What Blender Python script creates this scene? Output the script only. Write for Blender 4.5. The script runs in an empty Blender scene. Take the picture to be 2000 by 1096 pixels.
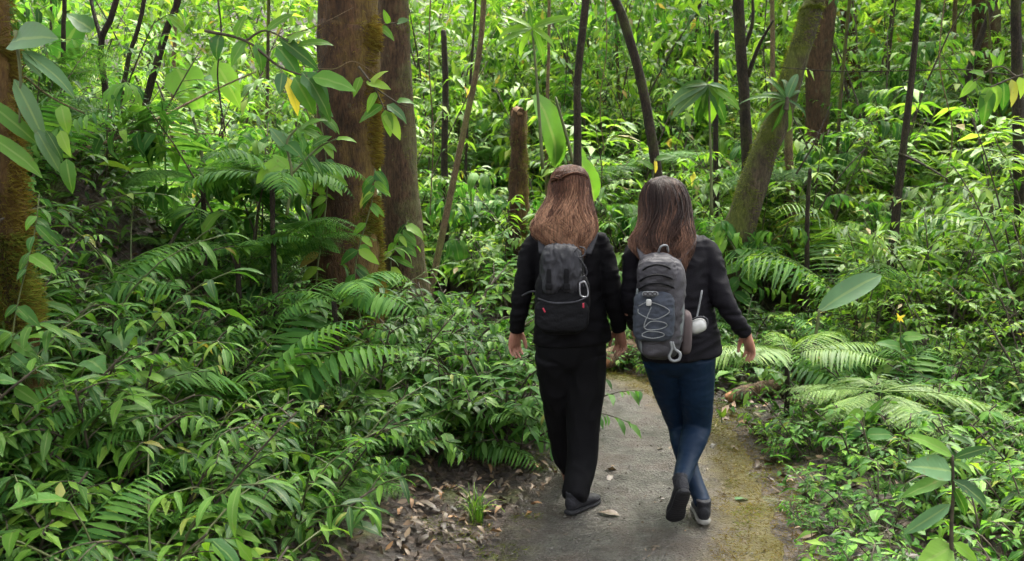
import bpy, bmesh, math, random
import numpy as np
from mathutils import Matrix, Vector, noise as mnoise
R = math.radians
rng = np.random.default_rng(11)
random.seed(11)
S = bpy.context.scene
C = S.collection

# ------------------------------------------------------------------ camera, sky, sun, exposure
F, PITCH, CAMZ = 1732.0, math.atan(207 / 1732), 1.6
cam = bpy.data.cameras.new('camera'); camo = bpy.data.objects.new('camera', cam); C.objects.link(camo)
cam.sensor_width = 36; cam.lens = 36 * F / 2000; cam.clip_end = 400; cam.clip_start = 0.05
camo.location = (0, 0, CAMZ); camo.rotation_euler = (R(90) - PITCH, 0, 0)
cam.dof.use_dof = True; cam.dof.focus_distance = 4.2; cam.dof.aperture_fstop = 5.6
S.camera = camo
W = bpy.data.worlds.new('World'); S.world = W; W.use_nodes = True
wn = W.node_tree.nodes; wl = W.node_tree.links
sky = wn.new('ShaderNodeTexSky'); sky.sky_type = 'NISHITA'; sky.sun_disc = False
SUN_EL, SUN_AZ = 62, 22           # azimuth measured from +Y (ahead) towards +X (right)
sky.sun_elevation = R(SUN_EL); sky.sun_rotation = R(SUN_AZ); sky.dust_density = 4; sky.air_density = 1.0
hsv = wn.new('ShaderNodeHueSaturation'); hsv.inputs['Saturation'].default_value = 0.15   # overcast: a paler, whiter sky
wl.new(sky.outputs[0], hsv.inputs['Color']); wl.new(hsv.outputs[0], wn['Background'].inputs[0])
wn['Background'].inputs[1].default_value = 0.07
sun = bpy.data.lights.new('sun', 'SUN'); suno = bpy.data.objects.new('sun', sun); C.objects.link(suno)
sun.energy = 1.5; sun.angle = R(24); sun.color = (1, 0.95, 0.84)
sd = Vector((math.sin(R(SUN_AZ)) * math.cos(R(SUN_EL)), math.cos(R(SUN_AZ)) * math.cos(R(SUN_EL)), math.sin(R(SUN_EL))))
suno.rotation_euler = sd.to_track_quat('Z', 'Y').to_euler(); suno.location = (6, 6, 14)
S.view_settings.view_transform = 'Standard'; S.view_settings.look = 'None'
S.view_settings.exposure = 3.85; S.view_settings.gamma = 1.0; S.view_settings.use_curve_mapping = False
S.render.engine = 'CYCLES'
cy = S.cycles
cy.use_adaptive_sampling = True; cy.adaptive_threshold = 0.04
cy.max_bounces = 4; cy.diffuse_bounces = 2; cy.glossy_bounces = 1; cy.transmission_bounces = 2; cy.transparent_max_bounces = 4
cy.use_denoising = True; cy.caustics_reflective = False; cy.caustics_refractive = False
cy.sample_clamp_indirect = 6

# ------------------------------------------------------------------ helpers
def at(x, y, Y):
    """the point at forward distance Y that the photograph shows at pixel (x, y)"""
    u, v = (x - 1000) / F, (548 - y) / F
    d = np.array([u, math.cos(PITCH) + v * math.sin(PITCH), -math.sin(PITCH) + v * math.cos(PITCH)])
    d = d * (Y / d[1]); d[2] += CAMZ
    return d
def px(Y): return Y / F                         # metres per photo pixel at distance Y

def mesh_np(name, V, Q, mat, uv=None, smooth=True):
    """mesh from numpy arrays of vertices and quads (or tris)"""
    V = np.asarray(V, float); Q = np.asarray(Q, int)
    me = bpy.data.meshes.new(name)
    k = Q.shape[1]; n = len(Q)
    me.vertices.add(len(V)); me.vertices.foreach_set('co', V.ravel().astype(np.float32))
    me.loops.add(n * k); me.loops.foreach_set('vertex_index', Q.ravel().astype(np.int32))
    me.polygons.add(n); me.polygons.foreach_set('loop_start', np.arange(0, n * k, k, dtype=np.int32))
    me.polygons.foreach_set('loop_total', np.full(n, k, np.int32))
    if uv is not None:
        l = me.uv_layers.new(name='uv'); l.data.foreach_set('uv', np.asarray(uv, np.float32)[Q.ravel()].ravel())
    me.polygons.foreach_set('use_smooth', np.full(n, smooth, bool))
    me.update(calc_edges=True); me.validate()
    if mat: me.materials.append(mat)
    return me
class MB:
    """collects pieces (vertices, quads, uv) into one mesh"""
    def __init__(s): s.V, s.Q, s.U, s.n = [], [], [], 0
    def add(s, V, Q, U=None):
        V = np.asarray(V, float); s.V.append(V); s.Q.append(np.asarray(Q, int) + s.n)
        s.U.append(np.zeros((len(V), 2)) if U is None else np.asarray(U, float)); s.n += len(V)
    def mesh(s, name, mat, smooth=True):
        return mesh_np(name, np.concatenate(s.V), np.concatenate(s.Q), mat, np.concatenate(s.U), smooth)
def link(name, me, parent=None, M=None, kind=None, label=None):
    o = bpy.data.objects.new(name, me); C.objects.link(o)
    if parent is not None: o.parent = parent
    if M is not None: o.matrix_basis = M
    if kind: o['kind'] = kind
    if label: o['label'] = label
    return o
def thing(name, label, cat, loc=(0, 0, 0), rot=(0, 0, 0), scale=1.0, group=None):
    o = bpy.data.objects.new(name, None); C.objects.link(o)
    o.empty_display_size = 0.1
    o.location = loc; o.rotation_euler = rot; o.scale = (scale,) * 3
    o['label'] = label; o['category'] = cat
    if group: o['group'] = group
    return o
def tag(o, label, cat, group=None):
    o['label'] = label; o['category'] = cat
    if group: o['group'] = group
    return o

def catmull(P, n):
    """smooth resample of a polyline"""
    P = np.asarray(P, float)
    if len(P) == 2:
        t = np.linspace(0, 1, n)[:, None]; return P[0] * (1 - t) + P[1] * t
    E = np.vstack([2 * P[0] - P[1], P, 2 * P[-1] - P[-2]])
    out = []
    for t in np.linspace(0, len(P) - 1 - 1e-9, n):
        i = int(t); f = t - i
        a, b, c, d = E[i], E[i + 1], E[i + 2], E[i + 3]
        out.append(0.5 * ((2 * b) + (-a + c) * f + (2 * a - 5 * b + 4 * c - d) * f * f + (-a + 3 * b - 3 * c + d) * f ** 3))
    return np.array(out)
def tube(P, rad, seg=6, n=None, bump=0.0, bscale=4.0, seed=0.0, cap=True):
    """tapered tube along points P with radii rad"""
    P = np.asarray(P, float); rad = np.asarray(rad, float)
    if rad.ndim == 0: rad = np.full(len(P), float(rad))
    if n:
        t = np.linspace(0, len(P) - 1, n); rad = np.interp(t, np.arange(len(P)), rad); P = catmull(P, n)
    m = len(P)
    T = np.gradient(P, axis=0); T /= np.linalg.norm(T, axis=1)[:, None] + 1e-12
    ref = np.array([0, 0, 1.0]) if abs(T[0][2]) < 0.8 else np.array([0, 1.0, 0])
    a = np.linspace(0, 2 * math.pi, seg, endpoint=False)
    V = []
    x = np.cross(ref, T[0]); x /= np.linalg.norm(x)
    for i in range(m):
        x = x - T[i] * x.dot(T[i]); x /= np.linalg.norm(x) + 1e-12
        y = np.cross(T[i], x)
        r = np.full(seg, rad[i])
        if bump:
            for j in range(seg):
                q = P[i] + (x * math.cos(a[j]) + y * math.sin(a[j])) * rad[i]
                r[j] *= 1 + bump * (mnoise.noise(Vector((q[0] * bscale * 2.2, q[1] * bscale * 2.2, q[2] * bscale * 0.55 + seed))) + 0.6 * mnoise.noise(Vector(q * bscale * 3.1)))
        V.append(P[i] + np.outer(np.cos(a) * r, x) + np.outer(np.sin(a) * r, y))
    if cap:                                     # close both ends with a shrunken ring
        V.insert(0, P[0] - T[0] * rad[0] * 0.2 + (V[0] - P[0]) * 0.02)
        V.append(P[-1] + T[-1] * rad[-1] * 0.5 + (V[-1] - P[-1]) * 0.02)
        m += 2
    V = np.concatenate(V)
    Q = [[i * seg + j, i * seg + (j + 1) % seg, (i + 1) * seg + (j + 1) % seg, (i + 1) * seg + j] for i in range(m - 1) for j in range(seg)]
    U = np.array([[j / seg, i / m] for i in range(m) for j in range(seg)])
    return V, np.array(Q), U

# ------------------------------------------------------------------ materials
def newmat(name):
    m = bpy.data.materials.new(name); m.use_nodes = True
    nt = m.node_tree; nt.nodes.clear()
    out = nt.nodes.new('ShaderNodeOutputMaterial')
    return m, nt, out
def N(nt, t, **kw):
    n = nt.nodes.new('ShaderNode' + t)
    for k, v in kw.items():
        if k.startswith('i_'):
            key = k[2:]; key = int(key) if key.isdigit() else key.replace('_', ' ')
            n.inputs[key].default_value = v
        else: setattr(n, k, v)
    return n
def ramp(nt, stops, src=None, interp='LINEAR'):
    r = nt.nodes.new('ShaderNodeValToRGB'); r.color_ramp.interpolation = interp
    e = r.color_ramp.elements
    while len(e) < len(stops): e.new(0.5)
    for k, (p, c) in enumerate(stops):
        e[k].position = p; e[k].color = (*c, 1) if len(c) == 3 else c
    if src is not None: nt.links.new(src, r.inputs[0])
    return r
def mixc(nt, fac, a, b, mode='MIX'):
    m = nt.nodes.new('ShaderNodeMix'); m.data_type = 'RGBA'; m.blend_type = mode
    for sock, v in ((m.inputs[0], fac), (m.inputs[6], a), (m.inputs[7], b)):
        if hasattr(v, 'is_output'): nt.links.new(v, sock)
        else: sock.default_value = v if isinstance(v, (int, float)) else ((*v, 1) if len(v) == 3 else v)
    return m.outputs[2]
def math_(nt, op, a, b=None, c=None):
    m = nt.nodes.new('ShaderNodeMath'); m.operation = op
    for i, v in enumerate((a, b, c)):
        if v is None: continue
        if hasattr(v, 'is_output'): nt.links.new(v, m.inputs[i])
        else: m.inputs[i].default_value = v
    return m.outputs[0]

def leaf_mat(name, stops, tcol=1.5, transl=0.38, rough=0.38, spec=0.5, vein=0.35, blemish=True):
    m, nt, out = newmat(name); L = nt.links.new
    oi = N(nt, 'ObjectInfo'); ge = N(nt, 'NewGeometry')
    rnd = math_(nt, 'FRACT', math_(nt, 'ADD', oi.outputs['Random'], ge.outputs['Random Per Island']))
    col = ramp(nt, stops, rnd).outputs[0]
    tc = N(nt, 'TexCoord'); uv = N(nt, 'UVMap')
    sep = N(nt, 'SeparateXYZ'); L(uv.outputs[0], sep.inputs[0])
    a = math_(nt, 'ABSOLUTE', math_(nt, 'SUBTRACT', sep.outputs[0], 0.5))
    rib = ramp(nt, [(0.0, (1, 1, 1)), (0.035, (1, 1, 1)), (0.075, (0, 0, 0))], a).outputs[0]
    side = math_(nt, 'SINE', math_(nt, 'MULTIPLY', math_(nt, 'SUBTRACT', sep.outputs[1], math_(nt, 'MULTIPLY', a, 0.45)), 62.0))
    nz = N(nt, 'TexNoise', i_Scale=3.2, i_Detail=3.0); L(ge.outputs['Position'], nz.inputs['Vector'])
    var = ramp(nt, [(0.3, (0.62, 0.64, 0.60)), (0.7, (1.25, 1.22, 1.15))], nz.outputs[0]).outputs[0]
    col = mixc(nt, 1.0, col, var, 'MULTIPLY')
    col = mixc(nt, math_(nt, 'MULTIPLY', rib, vein), col, (0.20, 0.26, 0.08))
    if blemish:
        n2 = N(nt, 'TexNoise', i_Scale=38.0, i_Detail=2.0); L(ge.outputs['Position'], n2.inputs['Vector'])
        bl = ramp(nt, [(0.66, (0, 0, 0)), (0.74, (1, 1, 1))], n2.outputs[0]).outputs[0]
        col = mixc(nt, math_(nt, 'MULTIPLY', bl, 0.45), col, (0.11, 0.085, 0.025))
    bp = N(nt, 'Bump', i_Strength=0.12, i_Distance=0.003)
    L(math_(nt, 'SUBTRACT', math_(nt, 'MULTIPLY', side, 0.25), rib), bp.inputs['Height'])
    pr = N(nt, 'BsdfPrincipled', i_Roughness=rough); pr.inputs['Specular IOR Level'].default_value = spec
    L(col, pr.inputs['Base Color']); L(bp.outputs[0], pr.inputs['Normal'])
    rr = N(nt, 'MapRange', i_3=rough - 0.08, i_4=rough + 0.2); L(nz.outputs[0], rr.inputs[0]); L(rr.outputs[0], pr.inputs['Roughness'])
    tr = N(nt, 'BsdfTranslucent')
    L(mixc(nt, 1.0, col, (tcol, tcol * 0.98, tcol * 0.6), 'MULTIPLY'), tr.inputs[0])
    mx = N(nt, 'MixShader', i_0=transl); L(pr.outputs[0], mx.inputs[1]); L(tr.outputs[0], mx.inputs[2]); L(mx.outputs[0], out.inputs[0])
    return m
def simple(name, col, rough=0.7, spec=0.3, var=0.25, nscale=12.0, bump=0.0, bscale=60.0, sheen=0.0, col2=None, metal=0.0):
    m, nt, out = newmat(name); L = nt.links.new
    tc = N(nt, 'TexCoord')
    nz = N(nt, 'TexNoise', i_Scale=nscale, i_Detail=4.0); L(tc.outputs['Object'], nz.inputs['Vector'])
    c2 = col2 or tuple(c * (1 + var) for c in col); c1 = tuple(c * (1 - var) for c in col)
    cr = ramp(nt, [(0.3, c1), (0.7, c2)], nz.outputs[0])
    pr = N(nt, 'BsdfPrincipled', i_Roughness=rough, i_Metallic=metal); pr.inputs['Specular IOR Level'].default_value = spec
    if sheen: pr.inputs['Sheen Weight'].default_value = sheen
    L(cr.outputs[0], pr.inputs['Base Color'])
    if bump:
        n2 = N(nt, 'TexNoise', i_Scale=bscale, i_Detail=3.0); L(tc.outputs['Object'], n2.inputs['Vector'])
        b = N(nt, 'Bump', i_Strength=bump, i_Distance=0.01); L(n2.outputs[0], b.inputs['Height']); L(b.outputs[0], pr.inputs['Normal'])
    L(pr.outputs[0], out.inputs[0])
    return m
def bark_mat(name, c1, c2, moss=None, mossamt=0.5, side=0.0, rough=0.85, scale=9.0):
    """bark with stretched grain; moss grows in patches, more on the +X side when side > 0"""
    m, nt, out = newmat(name); L = nt.links.new
    ge = N(nt, 'NewGeometry'); tc = N(nt, 'TexCoord')
    mp = N(nt, 'Mapping'); mp.inputs['Scale'].default_value = (1, 1, 0.28); L(tc.outputs['Object'], mp.inputs[0])
    nz = N(nt, 'TexNoise', i_Scale=scale, i_Detail=7.0, i_Roughness=0.65); L(mp.outputs[0], nz.inputs['Vector'])
    fine = N(nt, 'TexNoise', i_Scale=scale * 6, i_Detail=5.0, i_Roughness=0.7); L(mp.outputs[0], fine.inputs['Vector'])
    col = ramp(nt, [(0.32, c1), (0.66, c2)], nz.outputs[0]).outputs[0]
    col = mixc(nt, 0.85, col, ramp(nt, [(0.35, (0.3, 0.3, 0.3)), (0.65, (1.7, 1.6, 1.5))], fine.outputs[0]).outputs[0], 'MULTIPLY')
    lz = N(nt, 'TexNoise', i_Scale=17.0, i_Detail=4.0, i_Roughness=0.6); L(tc.outputs['Object'], lz.inputs['Vector'])
    lich = ramp(nt, [(0.62, (0, 0, 0)), (0.70, (1, 1, 1))], lz.outputs[0]).outputs[0]
    col = mixc(nt, math_(nt, 'MULTIPLY', lich, 0.45), col, (0.070, 0.075, 0.040))      # lichen flecks
    if moss:
        pz = N(nt, 'TexNoise', i_Scale=2.6, i_Detail=6.0, i_Roughness=0.68); L(tc.outputs['Object'], pz.inputs['Vector'])
        sp = N(nt, 'SeparateXYZ'); L(ge.outputs['Normal'], sp.inputs[0])
        f = math_(nt, 'ADD', pz.outputs[0], math_(nt, 'MULTIPLY', sp.outputs[0], side))
        fm = ramp(nt, [(0.62 - mossamt * 0.3, (0, 0, 0)), (0.78 - mossamt * 0.3, (1, 1, 1))], f).outputs[0]
        mc = ramp(nt, [(0.3, moss[0]), (0.55, moss[1]), (0.75, moss[2])], fine.outputs[0]).outputs[0]
        col = mixc(nt, fm, col, mc)
    b = N(nt, 'Bump', i_Strength=1.0, i_Distance=0.035); L(math_(nt, 'ADD', nz.outputs[0], math_(nt, 'MULTIPLY', fine.outputs[0], 0.6)), b.inputs['Height'])
    pr = N(nt, 'BsdfPrincipled', i_Roughness=rough); pr.inputs['Specular IOR Level'].default_value = 0.25
    L(col, pr.inputs['Base Color']); L(b.outputs[0], pr.inputs['Normal']); L(pr.outputs[0], out.inputs[0])
    return m

G = lambda *s: list(s)
M_LANCE = leaf_mat('lance leaf', G((0, (0.012, 0.050, 0.009)), (0.45, (0.036, 0.108, 0.012)), (0.8, (0.078, 0.182, 0.018)), (0.965, (0.12, 0.25, 0.03)), (1, (0.17, 0.15, 0.03))), rough=0.45, spec=0.26, transl=0.40)
M_BROAD = leaf_mat('broad ovate leaf', G((0, (0.018, 0.072, 0.013)), (0.5, (0.042, 0.135, 0.018)), (0.85, (0.09, 0.21, 0.024)), (1, (0.15, 0.28, 0.035))), rough=0.45, spec=0.3)
M_FERN = leaf_mat('fern frond green', G((0, (0.026, 0.095, 0.018)), (0.5, (0.052, 0.145, 0.024)), (1, (0.09, 0.20, 0.030))), rough=0.55, spec=0.2, transl=0.42, vein=0.1, blemish=False)
M_FERNY = leaf_mat('yellow green fern', G((0, (0.075, 0.17, 0.025)), (0.5, (0.12, 0.22, 0.035)), (1, (0.17, 0.27, 0.05))), rough=0.5, vein=0.1, blemish=False)
M_SHRUB = leaf_mat('light understory leaf', G((0, (0.022, 0.085, 0.008)), (0.3, (0.070, 0.172, 0.013)), (0.75, (0.125, 0.252, 0.023)), (0.97, (0.215, 0.335, 0.045)), (1, (0.22, 0.16, 0.05))), rough=0.48, transl=0.46, spec=0.3)
M_SHRUB2 = leaf_mat('cool green understory leaf', G((0, (0.016, 0.068, 0.012)), (0.5, (0.045, 0.140, 0.020)), (0.9, (0.095, 0.215, 0.028)), (1, (0.17, 0.28, 0.045))), rough=0.54, transl=0.44, spec=0.16)
M_SHRUB3 = leaf_mat('yellowish understory leaf', G((0, (0.038, 0.105, 0.009)), (0.5, (0.090, 0.200, 0.018)), (0.9, (0.16, 0.275, 0.030)), (0.97, (0.22, 0.32, 0.04)), (1, (0.26, 0.17, 0.04))), rough=0.5, transl=0.46, spec=0.3)
M_BIG = leaf_mat('large tropical leaf', G((0, (0.07, 0.18, 0.018)), (1, (0.11, 0.23, 0.028))), rough=0.45, transl=0.36, vein=0.5)
M_BLUE = leaf_mat('pale bluish leaf', G((0, (0.045, 0.115, 0.045)), (1, (0.085, 0.16, 0.07))), rough=0.55, spec=0.25, transl=0.25, vein=0.4)
M_YEL = leaf_mat('yellowed leaf', G((0, (0.55, 0.42, 0.03)), (1, (0.62, 0.52, 0.05))), rough=0.5, transl=0.35, vein=0.2, blemish=False)
M_DEAD = leaf_mat('dead brown leaf', G((0, (0.018, 0.011, 0.008)), (0.35, (0.045, 0.028, 0.018)), (0.65, (0.090, 0.058, 0.038)), (0.88, (0.16, 0.112, 0.072)), (1, (0.24, 0.12, 0.05))), tcol=0.8, transl=0.1, rough=0.5, vein=0.15)
M_STEM = simple('green brown stem', (0.055, 0.075, 0.025), 0.6, col2=(0.09, 0.10, 0.035))
M_TWIG = simple('dark twig bark', (0.030, 0.024, 0.016), 0.8, col2=(0.07, 0.055, 0.035), nscale=30)
M_MOSSY = leaf_mat('moss strands', G((0, (0.055, 0.032, 0.008)), (0.5, (0.11, 0.078, 0.014)), (1, (0.14, 0.125, 0.025))), rough=0.8, spec=0.1, vein=0, blemish=False)
M_MOSSG = leaf_mat('green moss strands', G((0, (0.045, 0.062, 0.010)), (0.5, (0.085, 0.11, 0.017)), (1, (0.14, 0.155, 0.03))), rough=0.8, spec=0.1, vein=0, blemish=False)
MOSS3 = ((0.040, 0.024, 0.007), (0.095, 0.060, 0.012), (0.11, 0.098, 0.02))
B_BIG = bark_mat('mossy reddish bark', (0.019, 0.0100, 0.0048), (0.062, 0.033, 0.0145), MOSS3, 0.22, 0.24)
B_LEFT = bark_mat('moss covered bark', (0.020, 0.011, 0.006), (0.055, 0.028, 0.013), ((0.045, 0.022, 0.006), (0.090, 0.052, 0.011), (0.095, 0.085, 0.018)), 0.45, 0.14)
B_SEC = bark_mat('brown bark', (0.026, 0.015, 0.008), (0.068, 0.040, 0.021), ((0.04, 0.04, 0.015), (0.07, 0.065, 0.025), (0.09, 0.09, 0.04)), 0.25, 0.15)
B_LEAN = bark_mat('green mossed bark', (0.018, 0.014, 0.009), (0.055, 0.042, 0.026), ((0.032, 0.038, 0.007), (0.068, 0.078, 0.013), (0.11, 0.115, 0.025)), 0.62, -0.15)
B_DARK = bark_mat('thin dark bark', (0.010, 0.008, 0.006), (0.036, 0.026, 0.017), ((0.03, 0.035, 0.010), (0.05, 0.055, 0.015), (0.08, 0.08, 0.028)), 0.3, 0.0, scale=25)
B_TAN = bark_mat('tan sapling bark', (0.07, 0.05, 0.03), (0.16, 0.115, 0.065), ((0.09, 0.09, 0.03), (0.14, 0.14, 0.04), (0.17, 0.17, 0.06)), 0.4, 0.0, scale=25)

# ------------------------------------------------------------------ the ground and the path
PATH = catmull([(0.45, -12), (0.45, 0), (0.42, 2.5), (0.56, 3.8), (0.72, 4.8), (0.74, 5.5), (0.52, 6.3), (-0.05, 7.1), (-1.0, 7.9), (-2.3, 8.8), (-4.1, 9.8), (-8, 11.5), (-18, 13)], 160)
PT = np.gradient(PATH, axis=0); PT /= np.linalg.norm(PT, axis=1)[:, None]
HW = 0.60                                                  # half the width of the path
def path_dist(X, Y):
    """distance from the path's centre line, positive on its right"""
    p = np.stack([X, Y], -1)[..., None, :] - PATH
    d2 = (p ** 2).sum(-1); i = d2.argmin(-1)
    d = np.sqrt(np.take_along_axis(d2, i[..., None], -1)[..., 0])
    q = np.stack([X, Y], -1) - PATH[i]; t = PT[i]
    return d * np.where(q[..., 0] * t[..., 1] - q[..., 1] * t[..., 0] > 0, 1, -1)
def nse(X, Y, s, seed=0.0):
    f = np.vectorize(lambda a, b: mnoise.noise(Vector((a * s, b * s, seed))))
    return f(X, Y)
def height(X, Y, detail=True):
    X = np.asarray(X, float); Y = np.asarray(Y, float)
    d = path_dist(X, Y)
    l = np.clip(-d - HW - 0.12, 0, None); r = np.clip(d - HW - 0.10, 0, None)
    hl = 0.09 * l + 0.20 * l ** 2
    hl = hl * (1 + 0.25 * np.clip(Y - 4.0, 0, 2.2))
    hr = 0.07 * np.clip(r, 0, 0.6) + 0.02 * r + 0.26 * np.clip(r - 3.5, 0, None) - 0.10 * np.clip(r - 16, 0, None)
    far = 0.20 * np.clip(Y - 12, 0, 30)
    cap = 1.55 + 0.16 * l; hl = cap - np.logaddexp(0, (cap - hl) * 4) / 4 + 0.0; hl = np.where(l > 0, np.maximum(hl, -0.02), 0)
    h = np.where(d < 0, hl, np.where(Y > 9, np.maximum(hr, 0), hr)) + far * np.clip((np.abs(d) - 1) / 3, 0, 1)
    if detail:
        k = np.clip((np.abs(d) - HW) / 0.5, 0, 1)
        h = h + k * (0.10 * nse(X, Y, 1.1, 3.0) + 0.045 * nse(X, Y, 3.7, 9.0)) + 0.015 * k * nse(X, Y, 9.0, 5.0)
    return h
def gz(x, y): return float(height(np.array([x]), np.array([y]))[0])
def axis(lo, hi, near0, near1, fine, grow=1.16):
    a = list(np.arange(near0, near1, fine)); s = fine
    while a[-1] < hi: s *= grow; a.append(a[-1] + s)
    s = fine; f = [near0]
    while f[-1] > lo: s *= grow; f.append(f[-1] - s)
    return np.array(f[:0:-1] + a)
gx = axis(-70, 70, -4.5, 4.5, 0.075); gy = axis(-30, 130, 2.0, 10.5, 0.075)
XX, YY = np.meshgrid(gx, gy)
ZZ = height(XX, YY)
DD = np.abs(path_dist(XX, YY)); ZZ = np.where(DD < HW - 0.05, -0.012, ZZ)
nx, ny = len(gx), len(gy)
idx = np.arange(nx * ny).reshape(ny, nx)
Q = np.stack([idx[:-1, :-1], idx[:-1, 1:], idx[1:, 1:], idx[1:, :-1]], -1).reshape(-1, 4)

m, nt, out = newmat('forest soil'); L = nt.links.new
tc = N(nt, 'TexCoord')
n1 = N(nt, 'TexNoise', i_Scale=2.2, i_Detail=6.0, i_Roughness=0.65); n2 = N(nt, 'TexNoise', i_Scale=34.0, i_Detail=6.0, i_Roughness=0.7); vo = N(nt, 'TexVoronoi', i_Scale=26.0)
for k in (n1, n2, vo): L(tc.outputs['Object'], k.inputs['Vector'])
col = ramp(nt, [(0.3, (0.010, 0.007, 0.005)), (0.55, (0.026, 0.017, 0.011)), (0.75, (0.065, 0.043, 0.028))], n2.outputs[0]).outputs[0]
sv = N(nt, 'SeparateColor'); L(vo.outputs['Color'], sv.inputs[0])
col = mixc(nt, 0.5, col, ramp(nt, [(0.0, (0.010, 0.007, 0.005)), (0.5, (0.030, 0.019, 0.012)), (1.0, (0.085, 0.055, 0.035))], sv.outputs[0]).outputs[0])
ms = ramp(nt, [(0.54, (0, 0, 0)), (0.66, (1, 1, 1))], n1.outputs[0]).outputs[0]
col = mixc(nt, math_(nt, 'MULTIPLY', ms, 0.7), col, ramp(nt, [(0.3, (0.04, 0.06, 0.012)), (0.7, (0.13, 0.14, 0.03))], n2.outputs[0]).outputs[0])
pr = N(nt, 'BsdfPrincipled', i_Roughness=0.75); L(col, pr.inputs['Base Color'])
b = N(nt, 'Bump', i_Strength=0.9, i_Distance=0.03); L(math_(nt, 'ADD', n2.outputs[0], vo.outputs['Distance']), b.inputs['Height']); L(b.outputs[0], pr.inputs['Normal'])
L(pr.outputs[0], out.inputs[0])
M_SOIL = m
link('ground', mesh_np('ground', np.stack([XX, YY, ZZ], -1).reshape(-1, 3), Q, M_SOIL), kind='structure')

# the path: a worn grey gravel strip, mossy along its right side
m, nt, out = newmat('worn gravel path'); L = nt.links.new
uv = N(nt, 'UVMap'); sp = N(nt, 'SeparateXYZ'); L(uv.outputs[0], sp.inputs[0])
tc = N(nt, 'TexCoord')
nb = N(nt, 'TexNoise', i_Scale=2.4, i_Detail=5.0, i_Roughness=0.6); nf = N(nt, 'TexNoise', i_Scale=70.0, i_Detail=6.0, i_Roughness=0.75); vo = N(nt, 'TexVoronoi', i_Scale=75.0); nm = N(nt, 'TexNoise', i_Scale=9.0, i_Detail=6.0, i_Roughness=0.7)
for k in (nb, nf, vo, nm): L(tc.outputs['Object'], k.inputs['Vector'])
col = ramp(nt, [(0.30, (0.0400, 0.0344, 0.0272)), (0.5, (0.0800, 0.0736, 0.0616)), (0.72, (0.1320, 0.1248, 0.1104))], nf.outputs[0]).outputs[0]
sv = N(nt, 'SeparateColor'); L(vo.outputs['Color'], sv.inputs[0])
col = mixc(nt, 0.4, col, ramp(nt, [(0.0, (0.0256, 0.0216, 0.0176)), (0.5, (0.0680, 0.0616, 0.0512)), (1.0, (0.1600, 0.1520, 0.1344))], sv.outputs[0]).outputs[0])
spots = ramp(nt, [(0.36, (0.30, 0.28, 0.26)), (0.52, (1, 1, 1)), (0.70, (1.5, 1.5, 1.48))], nm.outputs[0]).outputs[0]
col = mixc(nt, 0.8, col, spots, 'MULTIPLY')
dirt = ramp(nt, [(0.45, (0, 0, 0)), (0.60, (1, 1, 1))], nb.outputs[0]).outputs[0]
col = mixc(nt, math_(nt, 'MULTIPLY', dirt, 0.8), col, (0.045, 0.031, 0.020))
def edge(lo, hi, amp):
    f = math_(nt, 'ADD', sp.outputs[0], math_(nt, 'MULTIPLY', math_(nt, 'SUBTRACT', nm.outputs[0], 0.5), amp))
    return ramp(nt, [(lo, (0, 0, 0)), (hi, (1, 1, 1))], f).outputs[0]
col = mixc(nt, math_(nt, 'MULTIPLY', edge(0.64, 0.80, 0.5), 0.75), col, (0.070, 0.050, 0.024))
mossc = ramp(nt, [(0.3, (0.045, 0.032, 0.007)), (0.5, (0.085, 0.068, 0.011)), (0.7, (0.085, 0.095, 0.016))], nf.outputs[0]).outputs[0]
col = mixc(nt, math_(nt, 'MULTIPLY', edge(0.76, 0.90, 0.45), 0.9), col, mossc)
lf = edge(0.03, 0.22, 0.35)
col = mixc(nt, math_(nt, 'MULTIPLY', math_(nt, 'SUBTRACT', 1.0, lf), 0.9), col, (0.036, 0.024, 0.015))
lm = ramp(nt, [(0.5, (0, 0, 0)), (0.62, (1, 1, 1))], nm.outputs[0]).outputs[0]
col = mixc(nt, math_(nt, 'MULTIPLY', math_(nt, 'MULTIPLY', math_(nt, 'SUBTRACT', 1.0, edge(0.12, 0.3, 0.4)), lm), 0.6), col, (0.06, 0.055, 0.014))
pr = N(nt, 'BsdfPrincipled'); L(col, pr.inputs['Base Color'])
rr = ramp(nt, [(0.38, (0.28,) * 3), (0.62, (0.7,) * 3)], nb.outputs[0]); L(rr.outputs[0], pr.inputs['Roughness'])
b = N(nt, 'Bump', i_Strength=1.0, i_Distance=0.022); L(math_(nt, 'ADD', math_(nt, 'ADD', nf.outputs[0], math_(nt, 'MULTIPLY', nm.outputs[0], 1.2)), math_(nt, 'MULTIPLY', vo.outputs['Distance'], 0.8)), b.inputs['Height']); L(b.outputs[0], pr.inputs['Normal'])
L(pr.outputs[0], out.inputs[0])
PM = catmull(np.c_[PATH, np.zeros(len(PATH))], 520)
PMT = np.gradient(PM, axis=0); PMT /= np.linalg.norm(PMT, axis=1)[:, None]
PMN = np.stack([PMT[:, 1], -PMT[:, 0], PMT[:, 2]], -1)     # to the right
V, U = [], []
NA = 17
for i in range(len(PM)):
    wl_ = HW + 0.07 * mnoise.noise(Vector((i * 0.09, 0, 1))) + 0.03 * mnoise.noise(Vector((i * 0.22, 3, 1))) + 0.04
    wr_ = HW + 0.07 * mnoise.noise(Vector((i * 0.08, 7, 4))) + 0.03 * mnoise.noise(Vector((i * 0.22, 9, 1))) + 0.06
    for j in range(NA):
        t = j / (NA - 1); q = PM[i] + PMN[i] * (-wl_ + t * (wl_ + wr_))
        z = 0.010 + 0.012 * (1 - (2 * t - 1) ** 2) + 0.010 * mnoise.noise(Vector((q[0] * 4, q[1] * 4, 0))) + 0.006 * mnoise.noise(Vector((q[0] * 13, q[1] * 13, 5))) - (0.03 if j in (0, NA - 1) else 0)
        V.append((q[0], q[1], z)); U.append((t, i * 0.03))
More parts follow.
